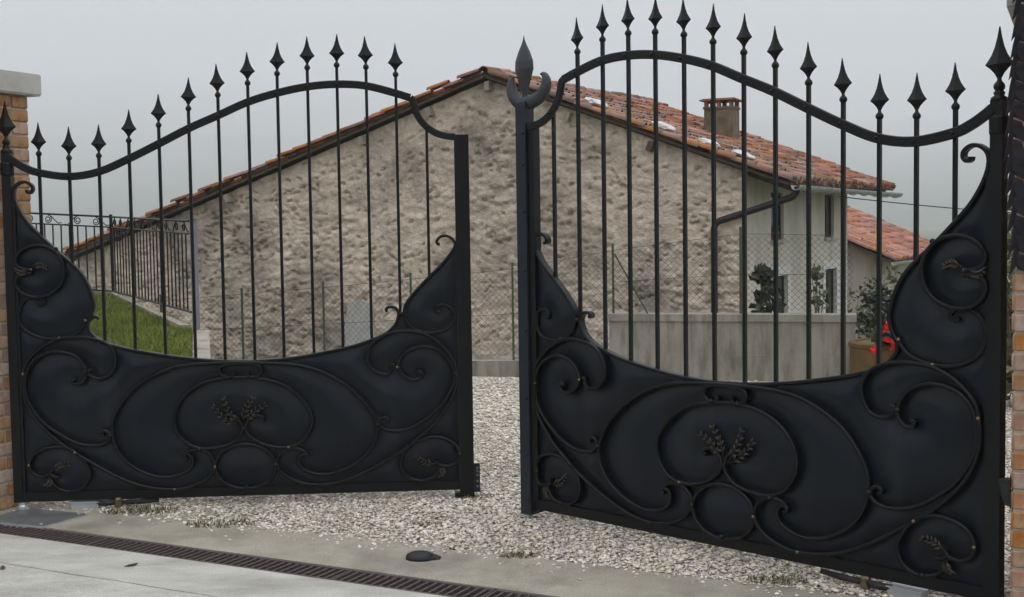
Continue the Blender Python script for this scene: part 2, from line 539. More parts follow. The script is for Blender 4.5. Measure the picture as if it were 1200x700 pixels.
# loose gravel: real stones, too many to count
def gravel():
    iv = np.array([(1, 0, 0), (-1, 0, 0), (0, 1, 0), (0, -1, 0), (.1, .1, 1), (-.1, 0, -1)], float)
    it = np.array([(0, 2, 4), (2, 1, 4), (1, 3, 4), (3, 0, 4), (2, 0, 5), (1, 2, 5), (3, 1, 5), (0, 3, 5)])
    g = np.random.default_rng(3)
    pts, rad = [], []
    def scatter(n, ylo, yhi, r0, r1):
        y = g.uniform(ylo, yhi, n)
        x = g.uniform(-.48, .52, n) * (y + .6)
        edge = 5.045 + .07 * fbm((x + 20) * 1.3, x * 0 + 3, 9) * 2 + .05 * (x * .889 - y * .457 + 3.0) - .05
        nn = x * .4571 + y * .8894
        strayp = np.clip(1 - (edge - nn) / .35, 0, 1) ** 4 * .25
        ok = (nn > edge) | (g.random(n) < np.where(nn > edge - .35, strayp, 0))
        back = (x - W0.x) * .249 + (y - W0.y) * .9685
        ok &= back < -.10
        lawn = (x + 3.15) * (-(8.0 - 12.4)) * -1 + (y - 12.4) * 0
        ok &= ~((y > 7.55) & (x < -3.0 + (12.4 - y) * .26))
        x, y = x[ok], y[ok]
        pts.append(np.stack([x, y], 1))
        rad.append(r0 + (r1 - r0) * g.random(len(x)) ** 2.2)
    scatter(120000, 4.4, 7.0, .006, .018)
    scatter(60000, 7.0, 9.3, .008, .019)
    scatter(32000, 9.3, 12.6, .012, .026)
    P = np.concatenate(pts)
    Rd = np.concatenate(rad)
    n = len(P)
    # random shape and turn per stone
    sc3 = np.stack([g.uniform(.8, 1.45, n), g.uniform(.75, 1.15, n), g.uniform(.25, .50, n)], 1) * Rd[:, None]
    jit = g.uniform(.7, 1.35, (n, 6, 1))
    V = iv[None] * jit * sc3[:, None, :]
    a, b = g.uniform(0, 2 * np.pi, n), g.normal(0, .35, n)
    cb, sb = np.cos(b)[:, None], np.sin(b)[:, None]
    X, Y, Z = V[..., 0], V[..., 1], V[..., 2]
    Y, Z = Y * cb - Z * sb, Y * sb + Z * cb
    ca, sa = np.cos(a)[:, None], np.sin(a)[:, None]
    X, Y = X * ca - Y * sa, X * sa + Y * ca
    V = np.stack([X + P[:, :1], Y + P[:, 1:], Z + (sc3[:, 2] * .25)[:, None] - .010 + g.uniform(0, .012, n)[:, None]], -1)
    T = (it[None] + 6 * np.arange(n)[:, None, None]).reshape(-1, 3)
    o = put('gravel', arr_mesh('gravel', V.reshape(-1, 3), T, 'gravel'))
    tag(o, 'pale crushed stone gravel covering the yard behind the gate', 'gravel', kind='stuff')
gravel()

# lawn terrace on the left with pale coping
LAWN = [(-7.6, 16.2), (-4.85, 15.25), (-3.17, 12.45), (-2.78, 10.9), (-2.22, 8.7), (-2.45, 7.75), (-7.6, 7.75)]
def lawn_z(x, y): return .30 + .078 * (y - 9.6)
o = MB().prism(LAWN, -.6, [lawn_z(*p) for p in LAWN]).build('lawn', 'soil')
tag(o, kind='structure')
def inside(x, y, poly):
    c = np.zeros(x.shape, bool)
    n = len(poly)
    for i in range(n):
        (x1, y1), (x2, y2) = poly[i], poly[i - 1]
        c ^= ((y1 > y) != (y2 > y)) & (x < (x2 - x1) * (y - y1) / (y2 - y1 + 1e-12) + x1)
    return c
def grass():
    g = np.random.default_rng(8)
    n = 90000
    x, y = g.uniform(-6.4, -2.2, n), g.uniform(8.6, 15.6, n)
    k = inside(x, y, LAWN)
    x, y = x[k], y[k]
    n = len(x)
    h = g.uniform(.03, .075, n) * (.6 + .9 * fbm(x * 2, y * 2, 5))
    a = g.uniform(0, 6.28, n)
    w = .006
    z = lawn_z(x, y) - .004
    lean = g.normal(0, .022, (n, 2))
    V = np.stack([np.stack([x - w * np.cos(a), y - w * np.sin(a), z], 1), np.stack([x + w * np.cos(a), y + w * np.sin(a), z], 1),
                  np.stack([x + lean[:, 0], y + lean[:, 1], z + h], 1)], 1).reshape(-1, 3)
    o = put('grass', arr_mesh('grass', V, np.arange(3 * n).reshape(-1, 3), 'grass'))
    tag(o, 'short green lawn grass on the raised bank beyond the left gate leaf', 'grass', kind='stuff')
grass()

# ================================================================ GATE LEAVES
CURVES = {
  'hinge_lobe': [(0.103,1.749),(0.105,1.738),(0.121,1.734),(0.133,1.75),(0.128,1.773),(0.1,1.791),(0.066,1.787),(0.039,1.763),(0.031,1.726),(0.041,1.68),(0.068,1.621),(0.109,1.56),(0.174,1.49),(0.251,1.413),(0.317,1.354),(0.372,1.295),(0.409,1.225),(0.431,1.154),(0.435,1.108),(0.418,1.055),(0.391,1.021),(0.349,0.975),(0.28,0.947),(0.2,0.939),(0.121,0.956),(0.06,0.998),(0.035,1.051),(0.044,1.101),(0.054,1.13),(0.088,1.16),(0.14,1.168),(0.173,1.153),(0.176,1.133),(0.154,1.121),(0.141,1.134)],
  'hinge_circle': [(0.115,1.316),(0.074,1.322),(0.043,1.339),(0.033,1.369),(0.05,1.406),(0.092,1.438),(0.15,1.45),(0.217,1.435),(0.27,1.385),(0.288,1.322),(0.276,1.253),(0.236,1.202),(0.181,1.175),(0.126,1.169),(0.072,1.187),(0.036,1.225),(0.03,1.262),(0.049,1.288),(0.082,1.3),(0.117,1.296)],
  'basin_edge': [(0.463,1.044),(0.446,1.055),(0.422,1.045),(0.403,1.024),(0.402,0.987),(0.424,0.954),(0.459,0.925),(0.505,0.903),(0.586,0.88),(0.664,0.862),(0.829,0.831),(0.976,0.81),(1.106,0.798),(1.231,0.793),(1.301,0.792),(1.418,0.798),(1.523,0.808),(1.617,0.822),(1.77,0.85),(1.853,0.869),(1.924,0.892),(1.983,0.914),(2.031,0.94),(2.067,0.975),(2.084,1.011),(2.09,1.04),(2.078,1.067),(2.055,1.078),(2.03,1.075),(2.022,1.061),(2.031,1.056)],
  'free_lobe': [(2.326,1.419),(2.312,1.424),(2.31,1.441),(2.327,1.46),(2.354,1.467),(2.383,1.458),(2.404,1.435),(2.409,1.411),(2.388,1.374),(2.333,1.308),(2.249,1.227),(2.183,1.159),(2.136,1.099),(2.121,1.057),(2.127,1.004),(2.167,0.956),(2.244,0.93),(2.339,0.94),(2.393,0.987),(2.402,1.028),(2.371,1.07),(2.329,1.083),(2.301,1.069),(2.3,1.048),(2.317,1.041)],
  'hinge_outer': [(0.42,0.768),(0.404,0.765),(0.404,0.745),(0.426,0.726),(0.466,0.717),(0.513,0.737),(0.543,0.789),(0.545,0.848),(0.513,0.901),(0.451,0.932),(0.382,0.945),(0.314,0.946),(0.245,0.936),(0.17,0.903),(0.105,0.852),(0.067,0.8),(0.052,0.742),(0.05,0.671),(0.062,0.601),(0.093,0.529),(0.148,0.457),(0.214,0.391),(0.309,0.315),(0.393,0.262),(0.472,0.212),(0.563,0.162),(0.666,0.121),(0.769,0.1),(0.874,0.097),(0.968,0.121),(1.033,0.161),(1.063,0.214),(1.053,0.268),(1.017,0.302),(0.978,0.314),(0.936,0.309),(0.908,0.293)],
  'hinge_inner': [(0.331,0.714),(0.317,0.714),(0.317,0.7),(0.33,0.689),(0.356,0.692),(0.38,0.716),(0.389,0.751),(0.377,0.793),(0.344,0.835),(0.288,0.862),(0.22,0.869),(0.151,0.851),(0.098,0.811),(0.07,0.753),(0.06,0.683),(0.068,0.624),(0.1,0.553),(0.155,0.481),(0.232,0.42),(0.317,0.37),(0.396,0.351),(0.466,0.357),(0.501,0.383),(0.507,0.41),(0.485,0.43),(0.462,0.426),(0.458,0.41),(0.471,0.404)],
  'big_bow': [(0.918,0.259),(0.903,0.262),(0.898,0.277),(0.912,0.289),(0.935,0.28),(0.949,0.249),(0.932,0.209),(0.876,0.177),(0.806,0.164),(0.725,0.176),(0.634,0.22),(0.572,0.275),(0.532,0.341),(0.519,0.401),(0.518,0.472),(0.553,0.553),(0.625,0.646),(0.719,0.712),(0.836,0.763),(0.952,0.784),(1.068,0.789),(1.173,0.789),(1.301,0.786),(1.417,0.78),(1.534,0.766),(1.65,0.732),(1.766,0.67),(1.859,0.591),(1.927,0.505),(1.959,0.423),(1.955,0.357),(1.923,0.292),(1.874,0.239),(1.802,0.193),(1.719,0.163),(1.648,0.155),(1.578,0.172),(1.534,0.204),(1.524,0.24),(1.539,0.268),(1.563,0.273),(1.575,0.259),(1.561,0.248)],
  'heart': [(1.131,0.473),(1.118,0.478),(1.125,0.493),(1.159,0.498),(1.201,0.476),(1.222,0.43),(1.211,0.386),(1.166,0.346),(1.102,0.326),(1.037,0.318),(0.983,0.321),(0.916,0.352),(0.866,0.413),(0.851,0.487),(0.876,0.569),(0.936,0.636),(1.019,0.682),(1.112,0.703),(1.194,0.707),(1.275,0.705),(1.304,0.698),(1.38,0.686),(1.461,0.655),(1.541,0.589),(1.592,0.516),(1.602,0.444),(1.571,0.373),(1.523,0.329),(1.47,0.314),(1.411,0.314),(1.347,0.328),(1.295,0.354),(1.253,0.391),(1.239,0.432),(1.263,0.474),(1.299,0.493),(1.33,0.484),(1.337,0.467),(1.321,0.463)],
  'bottom_oval': [(1.399,0.208),(1.392,0.176),(1.375,0.146),(1.348,0.121),(1.313,0.103),(1.272,0.091),(1.229,0.088),(1.187,0.094),(1.147,0.107),(1.113,0.128),(1.087,0.155),(1.072,0.185),(1.067,0.217),(1.074,0.249),(1.091,0.279),(1.118,0.303),(1.153,0.322),(1.193,0.334),(1.236,0.337),(1.279,0.331),(1.319,0.318),(1.352,0.297),(1.378,0.271),(1.394,0.24),(1.399,0.208)],
  'top_bow': [(1.174,0.735),(1.18,0.722),(1.165,0.709),(1.13,0.715),(1.106,0.735),(1.109,0.762),(1.14,0.778),(1.219,0.781),(1.3,0.779),(1.326,0.762),(1.332,0.736),(1.313,0.713),(1.278,0.706),(1.259,0.719),(1.267,0.733)],
  'free_outer': [(2.06,0.755),(2.046,0.753),(2.045,0.732),(2.024,0.706),(1.967,0.716),(1.921,0.758),(1.913,0.812),(1.941,0.877),(2.007,0.923),(2.09,0.942),(2.173,0.941),(2.255,0.912),(2.325,0.857),(2.378,0.79),(2.403,0.712),(2.399,0.64),(2.373,0.557),(2.318,0.474),(2.257,0.403),(2.185,0.345),(2.113,0.287),(2.016,0.229),(1.92,0.178),(1.813,0.133),(1.73,0.108),(1.641,0.099),(1.541,0.111),(1.46,0.149),(1.414,0.192),(1.402,0.222),(1.418,0.27),(1.463,0.301),(1.511,0.305),(1.551,0.292),(1.569,0.275)],
  'free_inner': [(2.192,0.702),(2.187,0.714),(2.202,0.719),(2.216,0.702),(2.197,0.677),(2.156,0.672),(2.109,0.7),(2.083,0.745),(2.099,0.796),(2.147,0.837),(2.219,0.856),(2.289,0.84),(2.348,0.797),(2.385,0.736),(2.393,0.676),(2.371,0.605),(2.325,0.534),(2.265,0.475),(2.181,0.42),(2.103,0.392),(2.02,0.393),(1.979,0.416),(1.974,0.447),(1.998,0.466),(2.026,0.454),(2.018,0.437)],
  'hinge_corner': [(0.224,0.181),(0.198,0.184),(0.175,0.195),(0.127,0.186),(0.082,0.211),(0.066,0.253),(0.091,0.306),(0.144,0.337),(0.23,0.349),(0.304,0.324),(0.359,0.269),(0.388,0.203),(0.372,0.144),(0.331,0.11),(0.276,0.099),(0.216,0.119),(0.183,0.161),(0.175,0.195),(0.185,0.214)],
  'free_corner': [(2.284,0.222),(2.295,0.195),(2.349,0.184),(2.397,0.207),(2.413,0.255),(2.393,0.301),(2.334,0.339),(2.256,0.349),(2.167,0.322),(2.112,0.275),(2.087,0.215),(2.098,0.155),(2.145,0.117),(2.21,0.106),(2.27,0.126),(2.298,0.167),(2.295,0.195),(2.275,0.203)],
}
KNOTS = [(0.391,1.036),(2.104,1.04),(0.385,0.754),(2.077,0.745),(0.508,0.404),(1.964,0.426),(1.067,0.217),(1.399,0.22),(0.983,0.313),(1.47,0.316),(1.236,0.1),(1.641,0.099),(0.844,0.098),(0.277,0.103),(2.21,0.107),(0.315,0.315),(2.145,0.313),(0.13,1.165),(0.248,0.944),(1.15,0.707),(1.289,0.709),(0.054,0.753),(2.4,0.7),(2.215,0.938),(0.067,0.252),(2.412,0.25),(0.249,1.427)]
SPRIGS = [(1.225,0.426),(1.075,0.543),(1.281,0.585),(0.175,0.195),(0.271,0.246),(0.157,0.145),(2.296,0.195),(2.183,0.247),(2.305,0.137),(0.115,1.318),(0.186,1.326)]
KNOB_Z = [1.941,1.917,1.927,2.007,2.089,2.177,2.249,2.312,2.362,2.393,2.406,2.394,2.353]
PICKET_U = [0.17,0.329,0.488,0.65,0.812,0.974,1.134,1.296,1.456,1.62,1.78,1.939,2.1,2.264]
RAIL = [(0.17,1.841),(0.329,1.818),(0.488,1.841),(0.65,1.909),(0.812,1.988),(0.974,2.069),(1.134,2.138),(1.296,2.209),(1.456,2.257),(1.62,2.29),(1.78,2.302),(1.939,2.292),(2.1,2.25),(2.264,2.068),(2.193,2.227),(2.4,2.011)]
CURVES['bottom_oval'] = CURVES['bottom_oval'][:-1]
RAILP = [(.015, 1.925), (.045, 1.902), (.10, 1.868)] + RAIL[:13] + [(2.15, 2.234)]
RAILQ = [(2.190, 2.214), (2.200, 2.17), (2.222, 2.118), (2.262, 2.068), (2.315, 2.032), (2.37, 2.015), (2.42, 2.010)]

def spear_mesh(k):
    b = MB()
    prof = [(.0045, .018), (.008, .028), (.0145, .040), (.027, .054), (.0435, .067), (.033, .081), (.0235, .096), (.0145, .118), (.0075, .145), (.0020, .176)]
    b.lathe([(r_ * k, z * k) for r_, z in prof], 4, sy=.42)
    b.lathe([(r_ * k, z * k) for r_, z in [(.010, -.012), (.016, -.004), (.017, .002), (.015, .010), (.008, .018), (.005, .028)]], 10)
    return b.mesh('spearhead', 'iron')
SPEAR = spear_mesh(.97)
SPEAR_BIG = spear_mesh(1.28)

def rivet_mesh(r_, mat):
    b = MB()
    pts = [(r_, 0), (r_ * .9, r_ * .4), (r_ * .5, r_ * .75), (1e-4, r_ * .85)]
    v, f = [], []
    n = 8
    for rad, d in pts:
        for k in range(n):
            v.append((rad * math.cos(6.2832 * k / n), -d, rad * math.sin(6.2832 * k / n)))
    for i in range(3):
        for k in range(n):
            f.append((i * n + k, i * n + (k + 1) % n, (i + 1) * n + (k + 1) % n, (i + 1) * n + k))
    return b.add(v, f).mesh('rivet', mat, True)
RIVET = rivet_mesh(.009, 'iron')
KNOTM = rivet_mesh(.0125, 'iron')
KNOTB = rivet_mesh(.0085, 'brass')

def edge_z(u):
    """upper edge of the sheet at u"""
    best = None
    for nm in ('hinge_lobe', 'basin_edge', 'free_lobe'):
        c = CURVES[nm]
        c = {'hinge_lobe': c[8:20], 'basin_edge': c[4:25], 'free_lobe': c[7:14]}[nm]
        for (a, za), (b, zb) in zip(c, c[1:]):
            lo, hi = min(a, b), max(a, b)
            if lo <= u <= hi and hi > lo:
                z = za + (zb - za) * (u - a) / (b - a)
                best = z if best is None else max(best, z)
    return best if best is not None else .95

def sprig(base, tips, sg, name, root):
    """forged wheat-like sprig: stems with pairs of small leaflets"""
    b, lf = MB(), MB()
    for tip in tips:
        a, t = Vector(base), Vector(tip)
        d = t - a
        nr = Vector((-d.y, d.x)).normalized()
        pts = [a + d * k / 6 + nr * (.018 * math.sin(k / 6 * math.pi)) for k in range(7)]
        b.tube([(sg * p.x, -.026 - .010 * math.sin(i / 6 * 3.14), p.y) for i, p in enumerate(pts)], [.006] * 5 + [.004, .002], 6)
        dn = d.normalized()
        for i in range(2, 7):
            for side in (-1, 1):
                p = pts[i]
                q = p + (dn * .9 + nr * side * .75) * (.020 + .004 * (6 - i) * .5)
                lf.tube([(sg * p.x, -.034, p.y), (sg * (p.x + q.x) / 2, -.042, (p.y + q.y) / 2), (sg * q.x, -.036, q.y)], [.0035, .0065, .0015], 6)
    o = b.build(name, 'iron', root, smooth=True, local=True)
    tag(lf.build('leaflets', 'brassdark', o, smooth=True, local=True), kind='stuff')
    return o

def make_gate(loc, rz, sg, label):
    root = empty('iron_gate', loc, rz)
    tag(root, label, 'gate', 'leaves of the wrought iron gate')
    L = dict(parent=root, local=True)
    # stiles and bottom rail
    MB().box((-.024, -.026, .045), (.024, .026, 1.955)).build('hinge_stile', 'iron', **L)
    MB().box(*sorted_box(sg, .0245, 2.413, -.022, .022, .047, .098)).build('bottom_rail', 'iron', **L)
    MB().box(*sorted_box(sg, .0247, .040, .006, .021, .0985, 1.72)).build('edge_strip', 'iron', **L)
    if sg > 0:
        fs = MB().box(*sorted_box(sg, 2.4135, 2.452, -.024, .024, .03, 2.022)).build('free_stile', 'iron', **L)
        MB().box(*sorted_box(sg, 2.4525, 2.494, -.034, .006, .012, 2.024)).build('stop_bar', 'iron', **L)
        MB().box(*sorted_box(sg, 2.385, 2.4945, -.030, .030, .008, .0295)).build('foot_plate', 'iron', **L)
        lk = MB().box(*sorted_box(sg, 2.4950, 2.528, -.020, -.010, .024, .186)).build('lock_plate', 'post', **L)
        for z in (.055, .085, .118, .142, .16):
            put('bolt', KNOTB, lk, Matrix.Translation((sg * 2.512, .0101, z)))
    else:
        MB().box(*sorted_box(sg, 2.3845, 2.428, -.024, .022, .03, 2.016)).build('free_stile', 'iron', **L)
        cp = MB().box(*sorted_box(sg, 2.4285, 2.496, -.030, .036, .012, 2.135)).build('cover_post', 'post', **L)
        for z in (.09, .33, .62, .97, 1.28, 1.58, 1.82, 1.98):
            put('rivet', RIVET, cp, Matrix.Translation((sg * 2.445, -.0361, z)))
        # lily finial: central bud between two curling horns
        c = 2.462
        bud = MB()
        prof = [(.010, .0), (.016, .06), (.033, .12), (.047, .175), (.045, .215), (.030, .262), (.013, .30), (.006, .32), (.001, .345)]
        bud.lathe([(r_, z + 2.130) for r_, z in prof], 10, (sg * c, 0, 0), sx=1.35, sy=.55)
        bud.build('finial_bud', 'lily', **L)
        for dd, k in ((-1, 1.16), (1, .72)):
            pth = smooth_path([(c + dd * x * k, z) for x, z in [(.0, 2.135), (.05, 2.138), (.098, 2.163), (.128, 2.205), (.130, 2.245), (.112, 2.268), (.092, 2.270)]], 4)
            rad = [.034 - .0335 * (i / (len(pth) - 1)) ** 1.3 + .012 * math.sin(i / (len(pth) - 1) * 3.14) for i in range(len(pth))]
            h = MB().tube([(0, 0, 0) if False else (sg * a, 0, z) for a, z in pth], rad, 8)
            h.v = [(x, y * .7, z) for x, y, z in h.v]
            h.build('finial_horn', 'lily', smooth=True, **L)
        MB().lathe([(.046, 2.10), (.052, 2.115), (.050, 2.135), (.030, 2.15)], 4, (sg * c, 0, 0), ph=math.pi / 4).build('finial_collar', 'post', **L)
    # hinge finial and brackets
    put('hinge_finial', SPEAR_BIG, root, Matrix.Translation((0, 0, 2.003)))
    b = MB().lathe([(.026, 1.945), (.031, 1.955), (.030, 1.965), (.018, 1.972), (.022, 1.982), (.014, 1.992), (.012, 2.004)], 12)
    b.build('finial_collar', 'iron', smooth=True, **L)
    gd = -1 if sg > 0 else 1
    ga = (R(-24.5) - rz) + (math.pi if sg > 0 else 0)
    for z in (1.862,):
        br = MB().lathe([(.033, z - .035), (.036, z - .028), (.036, z + .028), (.033, z + .035)], 14)
        a = Vector((math.cos(ga), math.sin(ga), 0))
        br.tube([a * .034 + Vector((0, 0, z)), a * .075 + Vector((0, 0, z)), a * .12 + Vector((0, 0, z))], [.014, .014, .014], 8)
        br.build('hinge_bracket', 'iron', **L)
    # top rail in two bent pieces, with rivets
    tr = MB().flatbar(smooth_path(RAILP, 4) + [(2.178, 2.226)], .0125, .030, .0205, sg).build('top_rail', 'iron', **L)
    MB().flatbar([(2.1782, 2.2258)] + smooth_path(RAILQ, 4), .0122, .0303, .0185, sg).build('top_rail', 'iron', **L)
    for i, u in enumerate(PICKET_U):
        ztop = KNOB_Z[i] if i < 13 else RAIL[13][1]
        zb = edge_z(u) - .05 if i not in (12,) else .93
        p = MB().box((-.0078, -.0078, zb), (.0078, .0078, ztop - (.008 if i < 13 else 0))).build('picket', 'iron', root, local=True)
        p.location.x = sg * u
        WORLD[p] = WORLD[root] @ Matrix.Translation((sg * u, 0, 0))
        if i < 13:
            tw = Matrix.Translation((0, 0, ztop)) @ Matrix.Rotation(R(random.uniform(-2, 2)), 4, 'Y')
            put('spearhead', SPEAR, p, tw)
        put('rivet', RIVET, tr, Matrix.Translation((sg * u, -.0301, RAIL[i][1])))
    # sheet panel
    H_, B_, F_ = CURVES['hinge_lobe'], CURVES['basin_edge'], CURVES['free_lobe']
    out = [(.0, .06), (2.4130, .06), (2.4130, 1.40)] + F_[7:14] + [(2.105, 1.02), (2.092, 1.015)]
    out += list(reversed(B_[4:25])) + [(.400, 1.02)] + list(reversed(H_[9:20])) + [(.028, 1.70), (.0, 1.70)]
    if sg < 0:
        out = [((u if u < 2.41 else 2.384), z) for u, z in out]
    # the sheet is pressed out a little between the scrolls
    samp = np.array([p for k, c in CURVES.items() for p in smooth_path(c, 5, k == 'bottom_oval')] + [(u, .098) for u in np.arange(0, 2.42, .01)]
                    + [(.03, z) for z in np.arange(.1, 1.7, .01)] + [(2.41 if sg > 0 else 2.38, z) for z in np.arange(.1, 1.4, .01)])
    gu, gz_ = np.meshgrid(np.arange(.02, 2.40, .021), np.arange(.08, 1.70, .021), indexing='ij')
    gu, gz_ = gu.ravel(), gz_.ravel()
    pin = inside(gu, gz_, out)
    gu, gz_ = gu[pin], gz_[pin]
    dist = np.array([np.sqrt(((samp - (a, b_)) ** 2).sum(1).min()) for a, b_ in zip(gu, gz_)])
    keep = dist > .006
    gu, gz_, dist = gu[keep], gz_[keep], dist[keep]
    n = len(out)
    cv = [Vector(p) for p in out] + [Vector((a, b_)) for a, b_ in zip(gu, gz_)]
    vv, _e, ff, ov, _oe, _of = delaunay_2d_cdt(cv, [(i, (i + 1) % n) for i in range(n)], [], 1, 1e-5)
    hh = []
    for k in range(len(vv)):
        src = [q for q in ov[k] if q >= n]
        d_ = dist[src[0] - n] if src else 0.0
        t_ = min(d_ / .16, 1.0)
        hh.append(.023 * (1 - (1 - t_) ** 2))
    v = [(sg * p.x, -.004 - h_, p.y) for p, h_ in zip(vv, hh)] + [(sg * p.x, -.001 - h_, p.y) for p, h_ in zip(vv, hh)]
    m_ = len(vv)
    f = [tuple(q) for q in ff] + [tuple(i + m_ for i in reversed(q)) for q in ff]
    MB().add(v, f).build('sheet_panel', 'sheet', smooth=True, **L)
    # bent scrollwork
    for k, c in CURVES.items():
        cl = k == 'bottom_oval'
        if sg < 0:
            c = [(min(u, 2.378), z) for u, z in c]
        edge = k in ('hinge_lobe', 'free_lobe', 'basin_edge')
        pth = smooth_path(c, 4, cl)
        MB().flatbar(pth, -.012 if edge else .0062, .024 if edge else .042, .0078, sg, cl).build('scroll', 'iron', **L)
    for i, (u, z) in enumerate(KNOTS):
        if sg < 0: u = min(u, 2.376)
        put('collar_knot', KNOTM if i % 3 else KNOTB, root, Matrix.Translation((sg * u, -.0418 if i not in (0, 1, 17, 18, 23, 26) else -.0238, z)))
    S_ = SPRIGS
    sprig(S_[0], [S_[1], S_[2], (1.345, .545), (1.13, .585)], sg, 'leaf_sprig', root)
    sprig(S_[3], S_[4:6], sg, 'leaf_sprig', root)
    sprig((min(S_[6][0], 2.36), S_[6][1]), S_[7:9], sg, 'leaf_sprig', root)
    sprig(S_[9], S_[10:11] + [(.045, 1.318)], sg, 'leaf_sprig', root)
    for bs in (S_[0], S_[3], S_[6], S_[9]):
        put('collar_knot', KNOTB, root, Matrix.Translation((sg * bs[0], -.0345, bs[1])))
    return root

def sorted_box(sg, u0, u1, w0, w1, z0, z1):
    a, b = sg * u0, sg * u1
    return (min(a, b), -w1, z0), (max(a, b), -w0, z1)

make_gate((-2.7163, 6.8148, 0), .06577, 1, 'left black wrought iron gate leaf with flat free edge and small lock plate')
make_gate((1.8360, 4.7382, .0086), -.77671, -1, 'right black wrought iron gate leaf with tall lily finial on its free post')

# ================================================================ PILLARS
G1, G2 = Vector((.9100, -.4147)), Vector((.4147, .9100))
def pillar(corner, d1, d2, label, over=.055):
    """corner: the inner corner; d1 along the wall away from the opening, d2 along the jamb; 0.5 m square"""
    base = corner + (d1 + d2) * .25
    root = empty('brick_pillar', (base.x, base.y, 0))
    tag(root, label, 'pillar', 'brick gate pillars')
    c = [corner, corner + d1 * .5, corner + (d1 + d2) * .5, corner + d2 * .5]
    ins = [p + (base - p).normalized() * .006 * 1.414 for p in c]
    MB().prism([tuple(p) for p in ins], -.05, 2.276).build('mortar_core', 'mortar', root)
    BL, BH = .25, .0625
    def bmesh_(l):
        b = MB().box((-l / 2, -.058, -BH / 2), (l / 2, .058, BH / 2))
        me = b.mesh('brick', 'brick')
        bm = bmesh.new(); bm.from_mesh(me)
        bmesh.ops.bevel(bm, geom=list(bm.edges), offset=.004, segments=1, affect='EDGES')
        bm.to_mesh(me); bm.free()
        return me
    full, half = bmesh_(.238), bmesh_(.113)
    nrow = 31
    k = 0
    for row in range(nrow):
        z = .036 + row * .0735
        for s in range(4):
            p, q = c[s], c[(s + 1) % 4]
            t = (q - p).normalized()
            nrm = Vector((t.y, -t.x))
            if (p + t * .25 + nrm * .1 - base).length < (p + t * .25 - base).length: nrm = -nrm
            ang = math.atan2(t.y, t.x)
            lay = [(.125, full), (.375, full)] if (row + s) % 2 == 0 else [(.0625, half), (.25, full), (.4375, half)]
            lay = [(.125, full), (.375, full)] if (row + s) % 2 == 0 else [(.0625, half), (.25, full), (.4375, half)]
            for x, me in lay:
                if (s % 2) and me is half and False: continue
                pp = p + t * x - nrm * (.0575 - random.uniform(.000, .004))
                m = Matrix.Translation((pp.x, pp.y, z + random.uniform(-.0015, .0015))) @ Matrix.Rotation(ang + R(random.uniform(-.5, .5)), 4, 'Z')
                put_world('brick', me, root, m)
                k += 1
    cc = [p + (p - base).normalized() * over * 1.414 for p in c]
    cap = MB().prism([tuple(p) for p in cc], 2.279, 2.400).build('cap_stone', 'capstone', root)
    bm = bmesh.new(); bm.from_mesh(cap.data)
    bmesh.ops.dissolve_limit(bm, angle_limit=.01, verts=bm.verts, edges=bm.edges)
    bmesh.ops.bevel(bm, geom=list(bm.edges), offset=.008, segments=2, affect='EDGES')
    bm.to_mesh(cap.data); bm.free()
    return root
KL = Vector((-2.688, 7.072))
pillar(KL, -G1, -G2, 'brick gate pillar at the left edge with pale stone cap')
KR = Vector((1.841, 4.604))
pillar(KR, G1, G2, 'brick gate pillar at the right edge, partly covered by hanging creeper', .03)

# photocells on the two jambs
def photocell(p, d, label):
    ang = math.atan2(d.y, d.x)
    root = empty('photocell', (p.x, p.y, .5), ang)
    tag(root, label, 'sensor', 'gate photocells')
    L = dict(parent=root, local=True)
    v = [(-.004, -.026, -.05), (-.004, .026, -.05), (-.004, .026, .05), (-.004, -.026, .05), (.016, -.020, -.044), (.016, .020, -.044), (.036, .021, .046), (.036, -.021, .046)]
    b = MB().add(v, [(0, 1, 2, 3), (4, 5, 6, 7), (0, 1, 5, 4), (1, 2, 6, 5), (2, 3, 7, 6), (3, 0, 4, 7)]).build('housing', 'black', **L)
    MB().box((-.006, -.036, -.066), (-.0045, .036, .066)).build('mounting_plate', 'black', **L)
    vv = [(.0210, -.013, -.02), (.0210, .013, -.02), (.0322, .013, .03), (.0322, -.013, .03)]
    MB().add(vv + [(x + .006, y, z) for x, y, z in vv], [(0, 1, 2, 3), (4, 5, 6, 7), (0, 1, 5, 4), (1, 2, 6, 5), (2, 3, 7, 6), (3, 0, 4, 7)]).build('lens', 'glass', **L)
pl = KL - G2 * .37 + G1 * .010
photocell(pl, G1, 'small black photocell on the left pillar beside the gate')
pr = KR + G2 * .035 - G1 * .010
photocell(pr, -G1, 'small black photocell on the right pillar low beside the gate')

